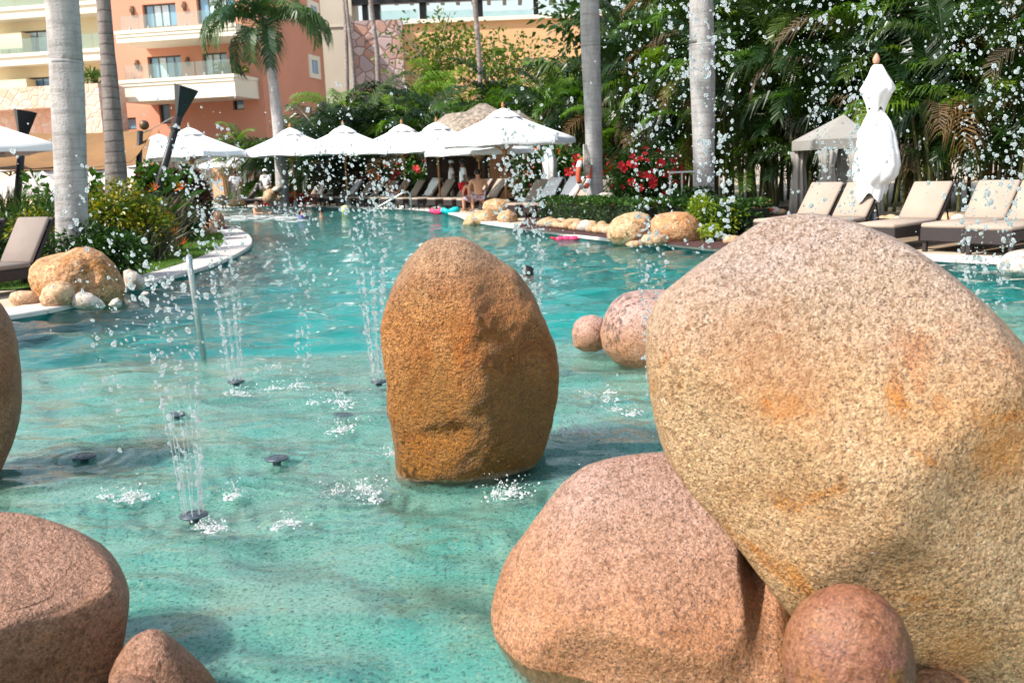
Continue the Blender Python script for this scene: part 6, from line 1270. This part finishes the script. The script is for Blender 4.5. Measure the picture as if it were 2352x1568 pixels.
# life ring with rope on the palm trunk
lc = at(1341, 398, 25.55); lr_ = thing('life_ring', 'orange and white life ring with rope hanging on the palm trunk', 'life ring', lc, R(58))
for k in range(8):
    a0 = k * math.pi / 4 + .12; wdt = .55 if k % 2 == 0 else .235
    mb = MB(); mb.tube([(.30 * math.cos(a0 + (-1 + 2 * i / 6) * wdt), 0, .36 * math.sin(a0 + (-1 + 2 * i / 6) * wdt)) for i in range(7)], .065 if k % 2 == 0 else .068, 10); link('ring_segment', mb.mesh('ring_segment', M['ring_orange' if k % 2 == 0 else 'white_vinyl'], True), lr_)
for k in range(5): mb = MB(); dx = (k - 2) * .035; mb.tube([(dx, -.05, .72), (dx * 2.2, -.09, .45), (dx * 2.5, -.09, .15), (dx * 1.2, -.08, -.05)], .016, 5); link('rope', mb.mesh('rope', M['rope'], True), lr_)
mb = MB(); mb.tube([(-.12, -.1, .22), (.12, -.1, .25)], .03, 6); link('rope_knot', mb.mesh('rope_knot', M['rope'], True), lr_)
ln = thing('lantern', 'small grey lantern frame with orange candle beside the pale trunk', 'lantern', foot(1567, 23.6, DK)); zb = at(1567, 462, 23.6).z - DK
for dx in (-.28, 0, .28): mb = MB(); mb.rbox((dx, 0, zb / 2 + .35), (.02, .02, zb / 2 + .35), .004); link('post', mb.mesh('post', M['steel']), ln)
for z in (zb * .4, zb + .68): mb = MB(); mb.rbox((0, 0, z), (.32, .1, .02), .004); link('shelf', mb.mesh('shelf', M['steel']), ln)
mb = MB(); mb.lathe([(.06, 0), (.06, .22), (.02, .26)], 12, (-.1, 0, zb * .4 + .02)); link('candle', mb.mesh('candle', M['ring_orange'], True), ln)
wp = thing('folded_umbrella', 'slim folded white umbrella standing right of the largest umbrella', 'umbrella', foot(1266, 33, DK)); hz_ = at(1266, 340, 33).z - DK
mb = MB(); mb.lathe([(.16, .85), (.20, 1.0), (.22, 1.5), (.18, hz_ - .3), (.05, hz_)], 24, (0, 0, 0), lambda t, z: 1 + .12 * math.cos(6 * t)); link('canopy', mb.mesh('canopy', M['white_cloth'], True), wp)
mb = MB(); mb.tube([(0, 0, 0), (0, 0, .95)], .035, 8); link('pole', mb.mesh('pole', M['wood'], True), wp)
# ================================================================ moving water
def droplets(name, label, P, seed, mat='drop'):
    rnd = random.Random(seed); m = MB()
    for p, r in P:
        st = (rnd.uniform(.75, 1.15), rnd.uniform(.75, 1.15), rnd.uniform(.85, 1.6 if r > .004 else 1.2)); q = Matrix.Rotation(rnd.uniform(-.7, .7), 3, 'Y') @ Matrix.Rotation(rnd.uniform(-.5, .5), 3, 'X')
        k0 = len(m.v); m.ico(p, (r * st[0], r * st[1], r * st[2]), 1 if r < .0035 else 2, q)
        if r > .006:
            for i_ in range(k0, len(m.v)): v_ = Vector(m.v[i_]) - p; m.v[i_] = tuple(p + v_ * (1 + .38 * noise.noise(v_ / r * .9 + p * 40)))
        if r > .009 and rnd.random() < .3:
            for _ in range(rnd.randrange(1, 4)): m.ico(p + Vector((rnd.uniform(-1, 1), rnd.uniform(-1, 1), rnd.uniform(-1.4, 1.4))) * r * 1.3, r * rnd.uniform(.35, .75), 1)
    return m
def size(rnd, med, sig=.75, cap=.0125): return min(cap, max(.0013, med * math.exp(rnd.gauss(0, sig))))
def fountain(label, base, vz, spread, drift, n, seed, med=.0034, jets=True, tmax=1.0, mist=0, jet_h=.55):
    rnd = random.Random(seed); P = []; base = Vector(base); g = 9.81
    streams = []
    for k in range(8):
        a = k * math.pi / 4 + .2; v = Vector((math.cos(a) * spread * rnd.uniform(.7, 1.2) + drift[0], math.sin(a) * spread * rnd.uniform(.7, 1.2) + drift[1], vz * rnd.uniform(.9, 1.04))); streams.append((base + Vector((.045 * math.cos(a), .045 * math.sin(a), .01)), v))
    m = MB()
    if jets:
        for p0, v in streams:
            T = jet_h / v.z; pts = [p0 + v * (T * i / 14) + Vector((0, 0, -.5 * g * (T * i / 14) ** 2)) + Vector((rnd.gauss(0, .0015), rnd.gauss(0, .0015), 0)) for i in range(15)]
            m.tube(pts, [.0030 * (1 - .75 * i / 14) * (1 + .35 * math.sin(i * 2.3 + v.x * 9)) for i in range(15)], 7)
            for _k in range(26):
                t = T * (.25 + 1.1 * rnd.random()); P.append((p0 + v * t + Vector((rnd.gauss(0, .004 + .01 * t), rnd.gauss(0, .004), -.5 * g * t * t)), size(rnd, .0026, .45)))
    for _ in range(int(n * 1.35)):
        p0, v = rnd.choice(streams); tf = 2 * v.z / g * rnd.uniform(.10, tmax) ; ts = rnd.random(); t = tf * ts
        j = .004 + .30 * t ** 1.5; vv = v * rnd.uniform(.86, 1.03); p = p0 + vv * t + Vector((rnd.gauss(0, j * .5), rnd.gauss(0, j * .5), -.5 * g * t * t))
        if p.z < .01: continue
        P.append((p, size(rnd, med * 1.15)))
        if rnd.random() < .14:
            for _k in range(rnd.randrange(2, 5)): P.append((p + Vector((rnd.gauss(0, .02), rnd.gauss(0, .02), rnd.gauss(0, .03))), size(rnd, med * .75)))
    d = droplets('', '', P, seed)
    o = len(m.v); m.v += d.v; m.f += [[i + o for i in f] for f in d.f]; m.m += d.m
    ob = m.build('water_spray', M['drop'], None, True, loc=base); return tag(ob, label, 'water spray', kind='stuff')
fountain('jets and drops rising from the nozzle just left of the standing boulder', NZ[1], 6.35, .40, (.02, 0), 760, 1, .0036, True, 1.0, jet_h=1.0)
fountain('jets and drops rising from the far left running nozzle', NZ[0], 6.45, .36, (-.16, 0), 620, 2, .0036, True, 1.0, jet_h=.7)
fountain('jets and drops rising from the nearest nozzle', NZ[6], 5.2, .30, (-.06, .0), 360, 3, .0030, True, 1.0, jet_h=.75)
fountain('drops tossed up behind the standing boulder, in front of the umbrellas', (.15, 7.4, 0), 6.2, .30, (.05, 0), 620, 4, .0045)
fountain('drops between the far left jets and the boulder jets', (-1.75, 8.2, 0), 6.3, .28, (.1, 0), 300, 5, .0040, False)
fountain('drops rising behind the peach boulder', (.95, 6.6, 0), 7.6, .28, (.05, 0), 850, 6, .0030, False)
fountain('drops rising in a column before the pale grey trunk', (1.15, 5.6, 0), 8.2, .16, (.05, 0), 520, 7, .0042, False)
fountain('drops flying over the huge boulder, left part', (1.9, 5.8, 0), 8.6, .42, (.0, 0), 1500, 8, .0027, False)
fountain('drops flying over the huge boulder, middle part', (2.6, 5.4, 0), 8.4, .48, (.0, 0), 1700, 9, .0027, False)
fountain('drops flying over the huge boulder, right part', (3.15, 5.0, 0), 8.6, .45, (-.1, 0), 1800, 10, .0030, False)
fountain('drops falling over the left garden', (-2.6, 6.3, 0), 6.0, .30, (-.22, .1), 110, 11, .0040, False)
# splashes where drops hit the water
def splash(label, x, y, s, seed, n=46):
    rnd = random.Random(seed); c = gnd(x, y); W = 1.35 * s * c.y / FPX; m = MB()
    sub_ = [(c + Vector((rnd.gauss(0, .38) * W, rnd.gauss(0, .38) * W, 0)), rnd.uniform(.35, 1.0), rnd.uniform(0, 6.28)) for _ in range(rnd.randrange(3, 6))]
    for cc, ss, lean in sub_:
        for k in range(rnd.randrange(3, 7)):            # thin curling fingers thrown up by the impact
            a = lean + rnd.gauss(0, .8); r0 = W * ss * rnd.uniform(.05, .25); h = W * ss * rnd.uniform(.08, .42); d = Vector((math.cos(a), math.sin(a), 0)); p = cc + d * r0
            pts = [p + d * h * rnd.uniform(.4, 1.0) * (i / 5) ** 1.3 + Vector((rnd.gauss(0, .004), rnd.gauss(0, .004), h * (i / 5) * (1.15 - .35 * i / 5))) for i in range(6)]
            m.tube(pts, [.0048 * q * rnd.uniform(.7, 1.3) for q in (1.3, .9, .6, .4, .3, .55)], 6)
        for k in range(14):                             # froth lying on the surface
            a = rnd.uniform(0, 6.28); r0 = W * ss * .55 * rnd.random() ** .6; m.ico(cc + Vector((math.cos(a) * r0 * 1.3, math.sin(a) * r0, .003)), (rnd.uniform(.004, .013), rnd.uniform(.004, .010), rnd.uniform(.002, .006)), 2)
        for k in range(n // 3):
            a = rnd.uniform(0, 6.28); r0 = W * ss * abs(rnd.gauss(0, .7)); m.ico(cc + Vector((math.cos(a) * r0 * 1.3, math.sin(a) * r0, W * ss * rnd.random() ** 2.2 * .8)), size(rnd, .0030, .5, .009), 1)
    o = m.build('splash', M['froth'], None, True, loc=c); return tag(o, label, 'splash', 'white splashes on the shallow water', 'stuff')
for i, (x, y, s, lab) in enumerate(((700, 893, 62, 'wide white splash left of the boulder nozzle'), (765, 925, 50, 'curling white splash above the idle grey nozzle'), (790, 985, 42, 'white splash below the idle grey nozzle'), (815, 1140, 64, 'broad splash left of the foot of the standing boulder'), (655, 1200, 46, 'splash right of the nearest nozzle'), (545, 908, 36, 'splash below the far left nozzle'), (300, 1142, 50, 'splash at the left in front of the dark edge boulder'),
        (1390, 905, 48, 'splash below the peach boulder'), (1455, 948, 40, 'splash at the edge of the huge boulder'), (1340, 1003, 88, 'largest white splash right of the standing boulder'), (1170, 1130, 52, 'splash at the right foot of the standing boulder'), (530, 1135, 40, 'splash behind the nearest nozzle'), (480, 1215, 34, 'small splash at the nearest nozzle'), (620, 850, 34, 'small splash at the shelf edge'), (1280, 995, 50, 'splash touching the right side of the standing boulder'), (905, 1040, 30, 'small splash touching the left side of the standing boulder'))):
    splash(lab, x, y, s, 100 + i, 170 if s > 60 else 110)
# bubbling white water at the far left end
m = MB(); rnd = random.Random(77)
for k in range(170):
    p = gnd(rnd.uniform(470, 690), rnd.choice((484, 499, 500)) + rnd.gauss(0, 3.2)); m.ico(p, (rnd.uniform(.1, .5), rnd.uniform(.1, .3), rnd.uniform(.006, .02)), 1, None, .2)
tag(m.build('foam', M['froth'], None, True, loc=gnd(590, 495)), 'white bubbling water at the far left end of the pool', 'foam', kind='stuff')
